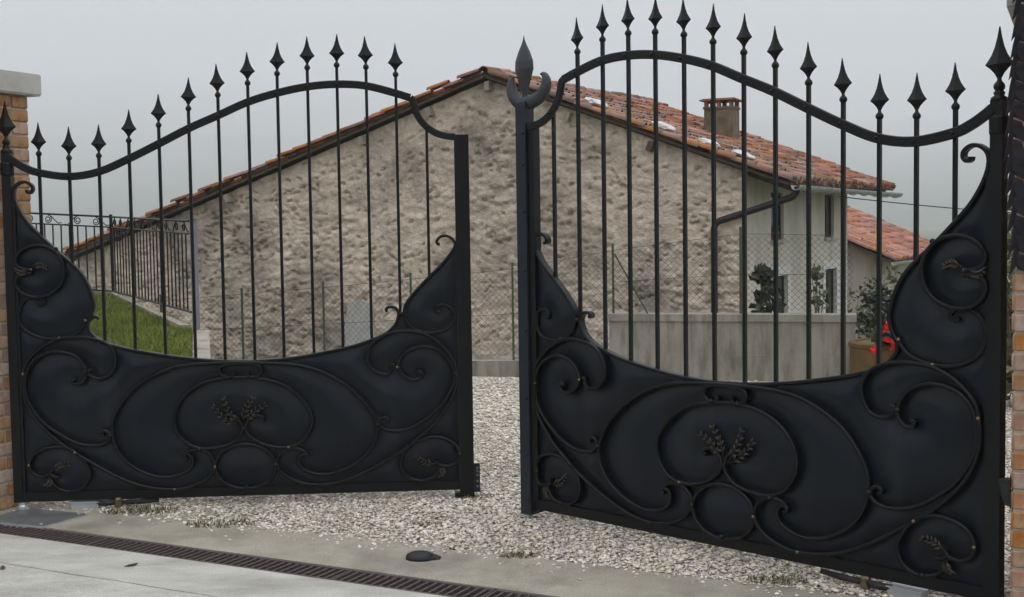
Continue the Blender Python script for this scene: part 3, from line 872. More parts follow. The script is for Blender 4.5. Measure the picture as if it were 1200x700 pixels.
# ================================================================ DRAIN, OPERATORS, GROUND DETAIL
SL = .727
def grate_mesh():
    sl = MB().box((-.0060, -.072, -.022), (.0060, .072, 0)).mesh('slat', 'rust')
    return sl
SLAT = grate_mesh()
ord_ = ['leftmost length of slotted drain grate at the left pillar', 'second length of slotted drain grate from the left pillar', 'third length of slotted drain grate from the left pillar',
        'fourth length of slotted drain grate, before the joint left of the gate stop', 'fifth length of slotted drain grate, in front of the black gate stop', 'sixth length of slotted drain grate, cut by the bottom edge', 'length of slotted drain grate below the bottom edge']
def grates():
    ang = math.atan2(ED.y, ED.x)
    a0 = -2.446 - 5 * SL
    names = ['leftmost length of slotted drain grate at the left pillar', 'second slotted drain grate from the left pillar', 'third slotted drain grate from the left pillar',
             'fourth slotted drain grate from the left pillar, before the black stop', 'fifth slotted drain grate from the left pillar, in front of the black stop', 'slotted drain grate running out at the bottom edge']
    for i in range(6):
        x, y, _ = DP(a0 + i * SL, 4.49)
        root = empty('drain_grate', (x, y, -.004 + random.uniform(-.0015, .0015)), ang + R(random.uniform(-.15, .15)))
        tag(root, names[i], 'drain grate', 'drain grates across the gateway')
        for s in (-1, 1):
            MB().box((.002, s * .082 - .0095, -.03), (SL - .002, s * .082 + .0095, .001)).build('side_rail', 'rust', root, local=True)
        MB().box((.002, -.0720, -.03), (.012, .0720, .0005)).build('end_bar', 'rust', root, local=True)
        MB().box((SL - .012, -.0720, -.03), (SL - .002, .0720, .0005)).build('end_bar', 'rust', root, local=True)
        for k in range(17):
            put('slat', SLAT, root, Matrix.Translation((.0415 + k * .0403, 0, -.0005)))
grates()

def operator(loc, rz, sg, label, plabel):
    root = empty('gate_operator', loc, rz)
    tag(root, label, 'gate motor', 'gate operators')
    L = dict(parent=root, local=True)
    # housing half sunk in the ground, lever and dark rod that pushes the leaf
    b = MB().box(*sorted_box(sg, .285, .43, -.03, .035, -.03, .036)).build('housing', 'galv', **L)
    MB().box(*sorted_box(sg, .280, .435, -.035, .040, .0362, .041)).build('housing_lid', 'galv', **L)
    MB().tube([(sg * .415, -.02, .030), (sg * .47, -.03, .030), (sg * .53, -.022, .034)], [.014, .017, .014], 8).build('lever', 'black', smooth=True, **L)
    MB().lathe([(.018, .005), (.022, .012), (.022, .05), (.016, .058)], 12, (sg * .535, -.018, 0)).build('pivot', 'brass', **L)
    MB().tube([(sg * .54, -.02, .028), (sg * .66, -.012, .030), (sg * .75, 0, .033)], [.013, .014, .012], 8).build('push_rod', 'black', smooth=True, **L)
    MB().lathe([(.030, -.01), (.030, .022), (.024, .03), (.024, .0445)], 14, (sg * .015, 0, 0)).build('pivot_foot', 'galv', **L)
    return root
operator((-2.7163, 6.8148, 0), .06577, 1, 'pale metal gate operator under the left leaf with dark rod', '')
operator((1.8360, 4.7382, 0), -.77671, -1, 'pale metal gate operator under the right leaf with dark rod', '')

def cover_plate(quad, label):
    cx, cy = sum(p[0] for p in quad) / 4, sum(p[1] for p in quad) / 4
    root = empty('cover_plate', (cx, cy, 0))
    tag(root, label, 'cover plate', 'operator cover plates')
    MB().prism(quad, .002, .009).build('plate', 'steel', root)
    q2 = [(p[0] + (cx - p[0]) * -.06, p[1] + (cy - p[1]) * -.06) for p in quad]
    MB().prism(q2, -.02, .0035).build('frame', 'galv', root)
    for p in quad:
        MB().lathe([(.009, .0088), (.009, .012), (.006, .014)], 8, (p[0] + (cx - p[0]) * .14, p[1] + (cy - p[1]) * .14, 0)).build('bolt', 'galv', root)
def gp(a, n): return tuple(Vector((-2.7163, 6.8148)) + G1 * a + G2 * n)
cover_plate([gp(.02, -.28), gp(.42, -.26), gp(.44, .03), gp(.02, .03)], 'dull steel cover plate in the ground beside the left pillar')
cover_plate([gp(4.56, -.20), gp(4.98, -.20), gp(4.98, .03), gp(4.56, .03)], 'dull steel cover plate in the ground beside the right pillar')

# gate stop: low black dome set in the threshold
root = empty('gate_stop', (-.44, 5.68, 0), R(-8))
tag(root, 'low black rubber gate stop on the concrete strip before the drain', 'gate stop')
b = MB().lathe([(.066, 0), (.066, .010), (.060, .022), (.045, .030), (.020, .034), (.001, .035)], 18, (0, 0, 0), sx=1.0, sy=.8)
b.build('dome', 'black', root, smooth=True, local=True)
MB().add([(.055, -.03, .001), (.095, -.01, .001), (.095, .03, .001), (.055, .04, .001), (.05, -.03, .018), (.09, -.008, .008), (.09, .028, .008), (.05, .04, .018)],
         [(0, 1, 2, 3), (4, 5, 6, 7), (0, 1, 5, 4), (1, 2, 6, 5), (2, 3, 7, 6), (3, 0, 4, 7)]).build('ramp', 'black', root, local=True)

def blades(b, c, n, spread, h, g, w=.004, bend=.5):
    for _ in range(n):
        a = g.uniform(0, 6.283)
        r_ = spread * math.sqrt(g.random())
        x, y = c[0] + r_ * math.cos(a) * 1.6, c[1] + r_ * math.sin(a) * .7
        hh = h * g.uniform(.5, 1.1)
        d = g.uniform(0, 6.283)
        lx, ly = math.cos(d) * hh * bend, math.sin(d) * hh * bend
        px, py = -math.sin(d) * w, math.cos(d) * w
        z = c[2]
        b.add([(x - px, y - py, z), (x + px, y + py, z), (x + lx * .35 + px * .7, y + ly * .35 + py * .7, z + hh * .65), (x + lx * .35 - px * .7, y + ly * .35 - py * .7, z + hh * .65), (x + lx, y + ly, z + hh)],
              [(0, 1, 2, 3), (3, 2, 4)])
G_ = np.random.default_rng(21)
tufts = [((-2.02, 6.72), .10, .045, 90, 'weed tuft on the gravel edge nearest the left gate operator'), ((-1.52, 6.40), .09, .035, 70, 'weed tuft on the gravel edge below the middle of the left leaf'),
         ((.02, 5.70), .05, .03, 40, 'small weed tuft at the concrete edge right of the black stop'), ((1.10, 5.24), .07, .035, 55, 'weed tuft at the concrete edge below the right leaf'),
         ((-.22, 6.95), .06, .028, 40, 'small weed tuft in the gravel under the lock plate'), ((-.45, 6.35), .04, .022, 25, 'tiny weed tuft in the gravel between the two leaves')]
for (x, y), sp, h, n, lab in tufts:
    root = empty('weed_tuft', (x, y, 0))
    tag(root, lab, 'weeds', 'weed tufts along the gravel edge')
    b = MB()
    blades(b, (x, y, 0), int(n * 2.2), sp * 1.25, h * .75, G_, .003, 1.1)
    b.build('blades', 'weed', root)
    MB().ball((x, y, -.006), .012, 6).build('root_clump', 'stem', root)

def dead_leaf(i, x, y, s, rz, lab):
    b = MB()
    v = [(-1, 0, .05), (-.3, -.45, .18), (.5, -.38, .12), (1.05, 0, .3), (.5, .40, .22), (-.3, .45, .10), (0, 0, .02)]
    f = [(6, 0, 1), (6, 1, 2), (6, 2, 3), (6, 3, 4), (6, 4, 5), (6, 5, 0)]
    m = Matrix.Rotation(rz, 3, 'Z')
    vv = [m @ (Vector(p) * s) for p in v]
    b.add(vv + [p - Vector((0, 0, .003)) for p in vv], f + [tuple(k + 7 for k in q) for q in f] + [(a, (a + 1) % 6, (a + 1) % 6 + 7, a + 7) for a in range(6)])
    o = b.build('dead_leaf', 'deadleaf', None)
    o.location = (x, y, .002)
    tag(o, lab, 'leaf', 'fallen leaves on the ground')
for i, (x, y, s, rz, lab) in enumerate([(-1.75, 5.63, .030, .4, 'brown fallen leaf on the pale concrete in front of the drain'), (-2.33, 5.62, .024, 1.9, 'small brown fallen leaf at the left edge of the concrete'),
        (-.40, 6.47, .028, .2, 'dark fallen leaf on the gravel between the leaves'), (-.47, 6.03, .024, 1.2, 'dark fallen leaf on the gravel just behind the concrete strip'),
        (-.30, 5.84, .022, 2.4, 'dark fallen leaf at the gravel edge behind the black stop')]):
    dead_leaf(i, x, y, s, rz, lab)

# ================================================================ STONE HOUSE
PSI = R(22)
EG = Vector((math.cos(PSI), -math.sin(PSI)))      # along the gable, to the right
EF = Vector((.5, .866))                           # along the side facade, away
R0 = Vector((-.359, 23.0))
RZ = 4.15
PL, PR = .337, .383
SC = 4.628                                        # gable corner, metres right of the ridge
SLE = -9.9                                        # left eave
house = empty('stone_house', (R0.x, R0.y, -2.7))
tag(house, 'old rough plastered stone house with gable front and tiled roof', 'house')
def HP(s, t, z):
    p = R0 + EG * s + EF * t
    return Vector((p.x, p.y, z))
def roof_z(s): return RZ - (PR * s if s > 0 else -PL * s)

def gable_wall():
    nu, nv = 620, 210
    s = np.linspace(SLE + .35, SC, nu)
    top = np.where(s > 0, RZ - PR * s, RZ + PL * s) - .02
    sv = np.linspace(0, 1, nv)
    Sg, K = np.meshgrid(s, sv, indexing='ij')
    z0 = -2.7
    Z = z0 + (top[:, None] - z0) * K
    wx = Sg + .16 * (fbm(Sg * 2.1, Z * 2.1, 101) - .5) * 2
    wz = Z + .12 * (fbm(Sg * 2.3, Z * 2.3, 151) - .5) * 2
    wx = wx + .10 * (fbm(Sg * 6, Z * 6, 411) - .5); wz = wz + .08 * (fbm(Sg * 6, Z * 6, 421) - .5)
    d1, d2, rv = worley(wx / .30 + 40, wz / .13 + 60, 61)
    lump = np.clip((d2 - d1) * 2.0, 0, 1) ** .6 * (.4 + .6 * rv)
    e1, e2, ev = worley(wx / .15 + 30, wz / .07 + 20, 71)
    pits = np.clip((1 - e1 / .42) * 2.2, 0, 1) * (ev > .82)
    cover = np.clip((fbm(Sg * .45 + 9, Z * .6 + 3, 201) - .42) * 5, 0, 1)       # where plaster hides the stones
    h = .038 * lump * (rv > .35) * (1 - .7 * cover) - .06 * pits * (1 - .35 * cover) + .05 * (fbm(Sg * 1.3, Z * 1.3, 301, 5) - .5) + .030 * (fbm(Sg * 7, Z * 9, 331, 3) - .5)
    edge = np.clip((SC - Sg) / .08, 0, 1)
    h = h * edge
    nx, ny = -math.sin(PSI), -math.cos(PSI)
    V = np.stack([R0.x + EG.x * Sg + nx * h - house.location.x, R0.y + EG.y * Sg + ny * h - house.location.y, Z + 2.7], -1).reshape(-1, 3)
    i, j = np.meshgrid(np.arange(nu - 1), np.arange(nv - 1), indexing='ij')
    a = (i * nv + j).ravel()
    T = np.stack([a, a + nv, a + nv + 1, a + 1], 1)
    put('gable_wall', arr_mesh('gable_wall', V, T, 'plaster', True), house)
gable_wall()
# body behind the gable, so the house is closed
FL = 6.55
b = MB()
b.v = [tuple(HP(s, t, z)) for t in (.12, FL) for s, z in ((SLE + .4, -2.7), (SC - .25, -2.7), (SC - .25, roof_z(SC) - .06), (0, RZ - .10), (SLE + .4, roof_z(SLE + .4) - .06))]
b.f = [(0, 1, 2, 3, 4), (9, 8, 7, 6, 5), (0, 1, 6, 5), (2, 3, 8, 7), (3, 4, 9, 8), (4, 0, 5, 9), (1, 2, 7, 6)]
b.build('wall_core', 'plaster', house)

# side facade with real openings
FN = Vector((.866, -.5))
C0 = HP(SC, 0, 0)
def FP(t, z, out=0.0):
    p = Vector((C0.x, C0.y)) + EF * t + FN * out
    return (p.x, p.y, z)
HOLES = [(1.45, 2.18, 1.16, 2.02), (4.84, 5.50, 1.15, 2.02), (1.55, 2.38, -.75, .50), (4.86, 5.68, -.75, .50)]
def facade():
    ts = sorted({0.0, FL} | {h[0] for h in HOLES} | {h[1] for h in HOLES})
    zs = sorted({-2.7, 2.36} | {h[2] for h in HOLES} | {h[3] for h in HOLES})
    b = MB()
    for t0, t1 in zip(ts, ts[1:]):
        for z0, z1 in zip(zs, zs[1:]):
            if any(h[0] <= t0 and t1 <= h[1] and h[2] <= z0 and z1 <= h[3] for h in HOLES): continue
            b.add([FP(t0, z0), FP(t1, z0), FP(t1, z1), FP(t0, z1)], [(0, 1, 2, 3)])
    for t0, t1, z0, z1 in HOLES:
        for a, c in (((t0, z0), (t1, z0)), ((t1, z0), (t1, z1)), ((t1, z1), (t0, z1)), ((t0, z1), (t0, z0))):
            b.add([FP(*a), FP(*c), FP(*c, -.095), FP(*a, -.095)], [(0, 1, 2, 3)])
    b.add([FP(0, -2.7), FP(0, 2.36), FP(0, 2.36, -.4), FP(0, -2.7, -.4)], [(0, 1, 2, 3)])
    b.add([FP(FL, -2.7), FP(FL, 2.36), FP(FL, 2.36, -.4), FP(FL, -2.7, -.4)], [(0, 1, 2, 3)])
    b.build('facade_wall', 'facade', house)
facade()
def fbox(t0, t1, z0, z1, o0, o1):
    return [FP(t0, z0, o0), FP(t1, z0, o0), FP(t1, z0, o1), FP(t0, z0, o1), FP(t0, z1, o0), FP(t1, z1, o0), FP(t1, z1, o1), FP(t0, z1, o1)]
BF = [(3, 2, 1, 0), (4, 5, 6, 7), (0, 1, 5, 4), (1, 2, 6, 5), (2, 3, 7, 6), (3, 0, 4, 7)]
for i, (t0, t1, z0, z1) in enumerate(HOLES):
    win = MB().add(fbox(t0 + .003, t1 - .003, z0 + .003, z1 - .003, -.090, -.080), BF).build('window', 'shutter', house)
    WORLD[win] = WORLD[house]
    fr = MB()
    w = .05
    for a in (fbox(t0 + .004, t0 + w, z0 + .004, z1 - .004, -.079, -.055), fbox(t1 - w, t1 - .004, z0 + .004, z1 - .004, -.079, -.055),
              fbox(t0 + w, t1 - w, z1 - w, z1 - .004, -.079, -.055), fbox(t0 + w, t1 - w, z0 + .004, z0 + w, -.079, -.055)):
        fr.add(a, BF)
    fr.build('frame', 'shutter', win)
    for k in range(2):
        m_ = (t0 + t1) / 2
        a, c = (t0 + w, m_ - .02) if k == 0 else (m_ + .02, t1 - w)
        MB().add(fbox(a, c, z0 + w, z1 - w, -.077, -.072), BF).build('pane', 'glass', win)
    MB().add(fbox((t0 + t1) / 2 - .019, (t0 + t1) / 2 + .019, z0 + w, z1 - w, -.078, -.058), BF).build('mullion', 'shutter', win)
    if i >= 2:      # whitewashed surround
        s_ = MB()
        e = .17
        for a in (fbox(t0 - e, t0 - .004, z0, z1 + e, .003, .018), fbox(t1 + .004, t1 + e, z0, z1 + e, .003, .018), fbox(t0 - .0035, t1 + .0035, z1 + .004, z1 + e, .003, .018)):
            s_.add(a, BF)
        s_.build('surround', 'whitepaint', win)
    MB().add(fbox(t0 - .05, t1 + .05, z0 - .06, z0 - .004, .003, .06), BF).build('sill', 'patch', win)
# clay flower pot on the upper sill next to the corner
pot = empty('flower_pot', FP(1.7, 1.161, .0))
tag(pot, 'clay flower pot on the upper window sill next to the house corner', 'flower pot')
MB().lathe([(.05, 1.160), (.075, 1.27), (.085, 1.275), (.085, 1.30), (.07, 1.30)], 12, (FP(1.7, 0, -.02)[0], FP(1.7, 0, -.02)[1], 0)).build('pot', 'tile2', pot)
b = MB()
for _ in range(60):
    a, r_ = G_.uniform(0, 6.28), .13 * math.sqrt(G_.random())
    p = FP(1.7 + r_ * math.cos(a), 1.29 + G_.uniform(0, .12), -.02 + r_ * math.sin(a) * .6)
    s = .03
    d = Vector((G_.normal(), G_.normal(), G_.normal())).normalized() * s
    e = d.orthogonal().normalized() * s * .5
    q = Vector(p)
    b.add([q - d, q + e, q + d, q - e], [(0, 1, 2, 3)])
b.build('leaves', 'leaf', pot)

# plaster patch on the gable
def gpt(s, z, out): 
    p = R0 + EG * s + Vector((-math.sin(PSI), -math.cos(PSI))) * out
    return (p.x, p.y, z)
pp = [(-3.04, -.92), (-2.62, -1.0), (-2.42, -.6), (-2.46, .02), (-2.7, .12), (-2.98, .05), (-3.06, -.4)]
n = len(pp)
MB().add([gpt(s, z, .075) for s, z in pp] + [gpt(s * 1.0, z, -.02) for s, z in pp], [tuple(range(n))] + [(i, (i + 1) % n, (i + 1) % n + n, i + n) for i in range(n)]).build('plaster_patch', 'patch', house)

# ---- roof
def coppo_mesh(mat, l=.44, w=.095, taper=.8):
    n = 6
    b = MB()
    for k, (x, r_) in enumerate(((0, w * taper), (l, w))):
        for o_ in (0, -.013):
            for i in range(n + 1):
                a = math.pi * i / n
                b.v.append((x, (r_ + o_) * math.cos(a), (r_ + o_) * math.sin(a) * .82))
    m = n + 1
    for i in range(n):
        b.f += [(i, i + 1, 2 * m + i + 1, 2 * m + i), (m + i + 1, m + i, 3 * m + i, 3 * m + i + 1), (i + 1, i, m + i, m + i + 1), (2 * m + i, 2 * m + i + 1, 3 * m + i + 1, 3 * m + i)]
    b.f += [(0, 2 * m, 3 * m, m), (n, m + n, 3 * m + n, 2 * m + n)]
    return b.mesh('roof_tile', mat, False)
COPPO = {k: coppo_mesh(k) for k in ('tile', 'tile2')}

def roof_slope(parent, O, across, down2d, pitch, length, ncol, pitch_w, nparts, mat, seed, lift=0.0, row=.335, sag=0.0, sagx=3.5, wild=.0):
    """tile columns run down the slope from the ridge; the first nparts tiles are parts, the rest one joined part"""
    g = np.random.default_rng(seed)
    X = Vector((down2d.x, down2d.y, -pitch)).normalized()
    A = Vector((across.x, across.y, 0))
    Z = A.cross(X)
    if Z.z < 0: Z = -Z
    Z.normalize()
    Y = Z.cross(X).normalized()
    base = Matrix(((X.x, Y.x, Z.x, 0), (X.y, Y.y, Z.y, 0), (X.z, Y.z, Z.z, 0), (0, 0, 0, 1)))
    nrow = int(length / row)
    src = COPPO[mat]
    V0 = np.array([v.co for v in src.vertices])
    F0 = [tuple(p.vertices) for p in src.polygons]
    VV, FF = [], []
    cnt = 0
    inv = WORLD[parent].inverted()
    for c in range(ncol):
        wob = g.normal(0, .012)
        for r_ in range(nrow):
            for kind in (0, 1):
                p = O + A * (c * pitch_w + (pitch_w / 2 if kind else 0) + wob + g.normal(0, .008)) + X * (r_ * row + g.normal(0, .015))
                zz = (.036 if kind == 0 else .056) + lift + g.normal(0, .010) + .012
                if wild and kind == 0: zz += abs(g.normal(0, wild)) + (.05 if g.random() < .12 else 0)
                if sag: zz -= sag * math.exp(-((c * pitch_w - sagx) / 2.2) ** 2) * (1 - abs(r_ / nrow - .35))
                m = Matrix.Translation(p + Z * zz) @ base @ Matrix.Rotation(g.normal(0, .02), 4, 'Z') @ Matrix.Rotation(g.normal(-.035, .015), 4, 'Y')
                if kind: m = m @ Matrix.Rotation(math.pi, 4, 'X')
                if kind == 0 and cnt < nparts:
                    put_world('roof_tile', src, parent, m)
                    cnt += 1
                else:
                    mm = np.array(inv @ m)
                    k = len(VV) * len(V0)
                    VV.append(V0 @ mm[:3, :3].T + mm[:3, 3])
                    FF += [tuple(i + k for i in q) for q in F0]
    me = arr_mesh('roof_tiles', np.concatenate(VV), FF, mat)
    o = put('roof_tiles', me, parent)
    tag(o, kind='stuff')
    return o

def deck(name, s0, s1, t0, t1, th, mat, parent, off=0.0):
    """sloping board between ridge coordinates"""
    b = MB()
    for dz in (off - th, off):
        for s, t in ((s0, t0), (s1, t0), (s1, t1), (s0, t1)):
            b.v.append(tuple(HP(s, t, roof_z(s) + dz)))
    b.f = BF
    return b.build(name, mat, parent)
TV0, TV1 = -.15, 7.1
SE = 5.45
roof_r = deck('roof', 0.0, SE, TV0, TV1, .03, 'wood', house, .075)
roof_l = deck('roof', SLE, -.002, TV0, TV1, .03, 'wood', house, .075)
# rafters under the verge, battens
deck('verge_board', .02, SE - .02, TV0 - .025, TV0 - .001, .045, 'wood', house, .062)
deck('verge_board', SLE + .02, -.02, TV0 - .025, TV0 - .001, .045, 'wood', house, .062)
roof_slope(roof_r, HP(.05, TV0 - .01, RZ - .02 + .075), EF, EG, PR, 5.95, 37, .2, 290, 'tile', 4, row=.335, sag=.06)
roof_slope(roof_l, HP(-.05, TV0 - .01, RZ - .02 + .075), EF, -EG, PL, 10.6, 37, .2, 31, 'tile', 5, row=.335, wild=.02)
# ridge tiles
for k in range(19):
    p = HP(0, TV0 - .05 + k * .385, RZ + .075 + .075 + random.uniform(-.015, .015) - .05 * math.exp(-((k * .385 - 3.5) / 2.2) ** 2))
    X = Vector((EF.x, EF.y, random.uniform(-.03, .03))).normalized()
    Y = Vector((-X.y, X.x, 0)).normalized()
    Z = X.cross(Y)
    m = Matrix(((X.x, Y.x, Z.x, p.x), (X.y, Y.y, Z.y, p.y), (X.z, Y.z, Z.z, p.z), (0, 0, 0, 1)))
    put_world('ridge_tile', COPPO['tile'], roof_r, m @ Matrix.Diagonal((1.05, 1.35, 1.2, 1)))
# purlin ends under the verge
for s in (.03, -1.15, -2.55, -5.6, 1.55, 3.05):
    z = roof_z(s) - (.16 if abs(s) > .1 else .13)
    rot = 0.0 if abs(s) < .1 else math.atan(PR if s > 0 else -PL)
    b = MB().box((-.045, -.20, -.08), (.045, .3, .08))
    m = Matrix.Translation(HP(s, 0, z)) @ Matrix.Rotation(-PSI, 4, 'Z') @ Matrix.Rotation(rot, 4, 'Y')
    b.v = [tuple(m @ Vector(p)) for p in b.v]
    b.build('purlin_end', 'palewood' if s < 2 else 'wood', house)

# eave: rafters, gutter, downpipe
for k in range(11):
    t = .25 + k * .65
    b = MB()
    for dz in (-.10, .015):
        for s, tt in ((SC - .1, t), (SE - .10, t), (SE - .10, t + .09), (SC - .1, t + .09)):
            b.v.append(tuple(HP(s, tt, roof_z(s) + dz)))
    b.f = BF
    b.build('rafter_tail', 'wood', house)
def gutter(parent, a, c, rad, mat):
    a, c = Vector(a), Vector(c)
    d = (c - a).normalized()
    side = Vector((d.y, -d.x, 0)).normalized()
    n = 8
    b = MB()
    for p in (a, c):
        for r_ in (rad, rad - .008):
            for i in range(n + 1):
                an = math.pi * i / n
                b.v.append(tuple(p + side * r_ * math.cos(an) - Vector((0, 0, 1)) * r_ * math.sin(an)))
    m = n + 1
    for i in range(n):
        b.f += [(i, i + 1, 2 * m + i + 1, 2 * m + i), (m + i, m + i + 1, 3 * m + i + 1, 3 * m + i), (i, i + 1, m + i + 1, m + i), (2 * m + i, 2 * m + i + 1, 3 * m + i + 1, 3 * m + i)]
    b.f += [(0, m, 3 * m, 2 * m), (n, m + n, 3 * m + n, 2 * m + n)]
    gt = b.build('gutter', mat, parent)
    return gt, d
gz = roof_z(SE) + .075
gt, gd_ = gutter(house, HP(SE + .09, TV0 + .02, gz - .045), HP(SE + .09, TV1 + .12, gz - .085), .085, 'galv')
for k in range(9):
    p = HP(SE + .09, TV0 + .2 + k * .85, gz - .050 - .005 * k)
    path = [p + Vector((EG.x, EG.y, 0)) * .095 * math.cos(a) - Vector((0, 0, .095 * math.sin(a))) for a in [math.pi * i / 8 for i in range(9)]]
    MB().tube(path, .012, 5).build('bracket', 'galv', gt)
ps = [HP(SE + .05, .02, gz - .07), HP(SE + .05, .04, gz - .15), HP(SE - .02, .04, gz - .235), HP(SE - .12, .03, gz - .275)]
pa, pb = HP(SE - .12, .03, gz - .275), HP(SC - .36, -.12, 1.52)
pts_ = smooth_path([tuple(p) for p in ps], 4) + [tuple(pa.lerp(pb, k / 6)) for k in range(1, 7)] + [tuple(HP(SC - .43, -.12, 1.48)), tuple(HP(SC - .46, -.12, 1.40)), tuple(HP(SC - .46, -.12, .3)), tuple(HP(SC - .46, -.12, -2.6))]
dp = MB().tube(pts_, .058, 10).build('downpipe', 'pipe', house, smooth=True)
for z in (.95, -.6):
    MB().lathe([(.060, z - .02), (.060, z + .02)], 10, tuple(HP(SC - .46, -.12, 0))[:2] + (0,)).build('pipe_clip', 'pipe', dp)

# chimney near the far end of the ridge
CH = Vector((4.35, 26.0))
ch = empty('c', (0, 0, 0)); bpy.data.objects.remove(ch)
def chim():
    cm = Matrix.Translation((4.37, 26.0, 0)) @ Matrix.Rotation(R(-24), 4, 'Z')
    b = MB().box((-.30, -.27, 2.5), (.30, .27, 3.80), cm)
    c = b.build('chimney', 'chimney', house)
    MB().box((-.32, -.29, 3.8005), (.32, .29, 3.845), cm).build('chimney_ledge', 'chimney', c)
    for x in (-.26, 0, .26):
        for y in (-.23, .23):
            MB().box((x - .035, y - .05, 3.8455), (x + .035, y + .05, 3.965), cm).build('brick', 'tile', c)
    MB().box((-.38, -.35, 3.9655), (.38, .35, 3.990), cm).build('chimney_slab', 'tile', c)
    MB().box((-.33, -.30, 3.9905), (.33, .30, 4.01), cm).build('chimney_slab', 'tile', c)
chim()

# white stones that weigh the verge tiles down
for i, (s, t, r_, lab) in enumerate([(2.05, .06, .17, 'white stone on the roof edge nearest the ridge, behind the lily finial'), (3.25, .05, .17, 'white stone on the roof edge, second from the ridge'),
                                    (4.05, .05, .15, 'white stone on the roof edge, third from the ridge'), (4.62, .04, .16, 'white stone on the roof edge nearest the eave')]):
    me = bpy.data.meshes.new('roof_stone')
    bm = bmesh.new()
    bmesh.ops.create_icosphere(bm, subdivisions=2, radius=1)
    for v in bm.verts:
        k = 1 + .16 * math.sin(v.co.x * 5 + i) * math.cos(v.co.y * 4 + 2 * i) + random.uniform(-.05, .05)
        v.co = Vector((v.co.x * 1.35, v.co.y * .9, max(v.co.z, -.7) * .40)) * r_ * k
    bm.to_mesh(me); bm.free()
    me.materials.append(M['whitestone'])
    o = put('roof_stone', me, None, Matrix.Translation(HP(s, t - .04, roof_z(s) + .075 + .13 + r_ * .28)) @ Matrix.Rotation(R(-22), 4, 'Z') @ Matrix.Rotation(math.atan(PR), 4, 'Y'))
    tag(o, lab, 'stone', 'white stones on the house roof')

# ================================================================ SECOND HOUSE
h2 = empty('neighbour_house', (8.0, 31, -2.7))
tag(h2, 'lower neighbouring house with orange tiled roof behind the stone house', 'house')
E0 = Vector((8.78, 29.0))
P2 = .45
def H2(s, t, z):                         # s up the slope from the eave, t along the eave
    p = E0 - EG * s + EF * t
    return Vector((p.x, p.y, z))
b = MB()
for t in (.35, 6.6):
    for s, z in ((.45, -2.7), (6.2, -2.7), (6.2, .53 + P2 * 3.3 - .9), (3.3, .53 + P2 * 3.3 - .08), (.45, .53 + P2 * .45 - .06)):
        b.v.append(tuple(H2(s, t, z)))
b.f = [(0, 1, 2, 3, 4), (9, 8, 7, 6, 5), (0, 1, 6, 5), (2, 3, 8, 7), (3, 4, 9, 8), (4, 0, 5, 9), (1, 2, 7, 6)]
b.build('wall', 'facade', h2)
b = MB()
for dz in (-.06, 0):
    for s, t in ((0, 0), (3.4, 0), (3.4, 6.9), (0, 6.9)):
        b.v.append(tuple(H2(s, t, .53 + P2 * s + dz)))
b.f = BF
rf2 = b.build('roof', 'wood', h2)
b = MB()
for dz in (-.06, 0):
    for s, t in ((3.401, 0), (6.7, 0), (6.7, 6.9), (3.401, 6.9)):
        b.v.append(tuple(H2(s, t, .53 + P2 * (6.802 - s) + dz)))
b.f = BF
b.build('roof', 'tile2', h2)
roof_slope(rf2, H2(3.4, .09, .53 + P2 * 3.4), EF, EG, P2, 3.75, 34, .2, 150, 'tile2', 9)
gutter(h2, H2(-.08, -.1, .50), H2(-.08, 7.0, .47), .075, 'galv')
for k in range(18):
    p = H2(3.4, -.05 + k * .385, .53 + P2 * 3.4 + .09)
    X = Vector((EF.x, EF.y, 0)); Y = Vector((-X.y, X.x, 0)); Z = Vector((0, 0, 1))
    m = Matrix(((X.x, Y.x, Z.x, p.x), (X.y, Y.y, Z.y, p.y), (X.z, Y.z, Z.z, p.z), (0, 0, 0, 1)))
    put_world('ridge_tile', COPPO['tile2'], rf2, m @ Matrix.Diagonal((1.05, 1.2, 1.1, 1)))

# ================================================================ KERB, WALL, WIRE FENCE
k_ = MB().prism([WP(-7.4)[:2], WP(1.41)[:2], WP(1.41, .16)[:2], WP(-7.4, .16)[:2]], -2.8, [-.02, .175, .175, -.02]).build('concrete_kerb', 'wallcon')
tag(k_, 'low concrete kerb at the far end of the gravel below the gable', 'kerb')
wall = empty('concrete_wall', WP(2.5, .1, -2.8))
tag(wall, 'grey streaked concrete retaining wall with chain link fence on top', 'wall')
def wseg(a0, a1, z0, z1, f0, f1, nm):
    return MB().prism([WP(a0, f0)[:2], WP(a1, f0)[:2], WP(a1, f1)[:2], WP(a0, f1)[:2]], z0, z1).build(nm, 'wallcon', wall)
wseg(1.415, 3.75, -2.8, .235, 0.0, .20, 'wall_panel')
wseg(1.415, 3.75, .2355, .560, .006, .20, 'wall_panel')
wseg(1.408, 3.76, .5605, .628, -.012, .212, 'coping')
fence = empty('wire_fence', WP(-2, .1, .1))
tag(fence, 'chain link fence with thin green posts along kerb and wall', 'fence')
posts = [(-4.5, .05, .74), (-3.52, .08, .80), (-2.56, .10, .868), (-1.627, .12, .938), (-.66, .145, 1.023), (.421, .17, 1.121), (1.445, .625, 1.30), (2.685, .625, 1.448), (3.735, .625, 1.42)]
for a, z0, z1 in posts:
    x, y, _ = WP(a, .08)
    b = MB().box((x - .011, y - .011, z0 - .05), (x + .011, y + .011, z1))
    if a > 3: continue
    p = b.build('post', 'green', fence)
    MB().lathe([(.016, z1 + .0005), (.017, z1 + .012), (.006, z1 + .02)], 8, (x, y, 0)).build('post_cap', 'green', p)
xa, xb = WP(1.46, .08), WP(1.80, .08)
MB().tube([(xa[0], xa[1], 1.22), (xb[0], xb[1], .60)], .009, 6).build('brace', 'green', fence)
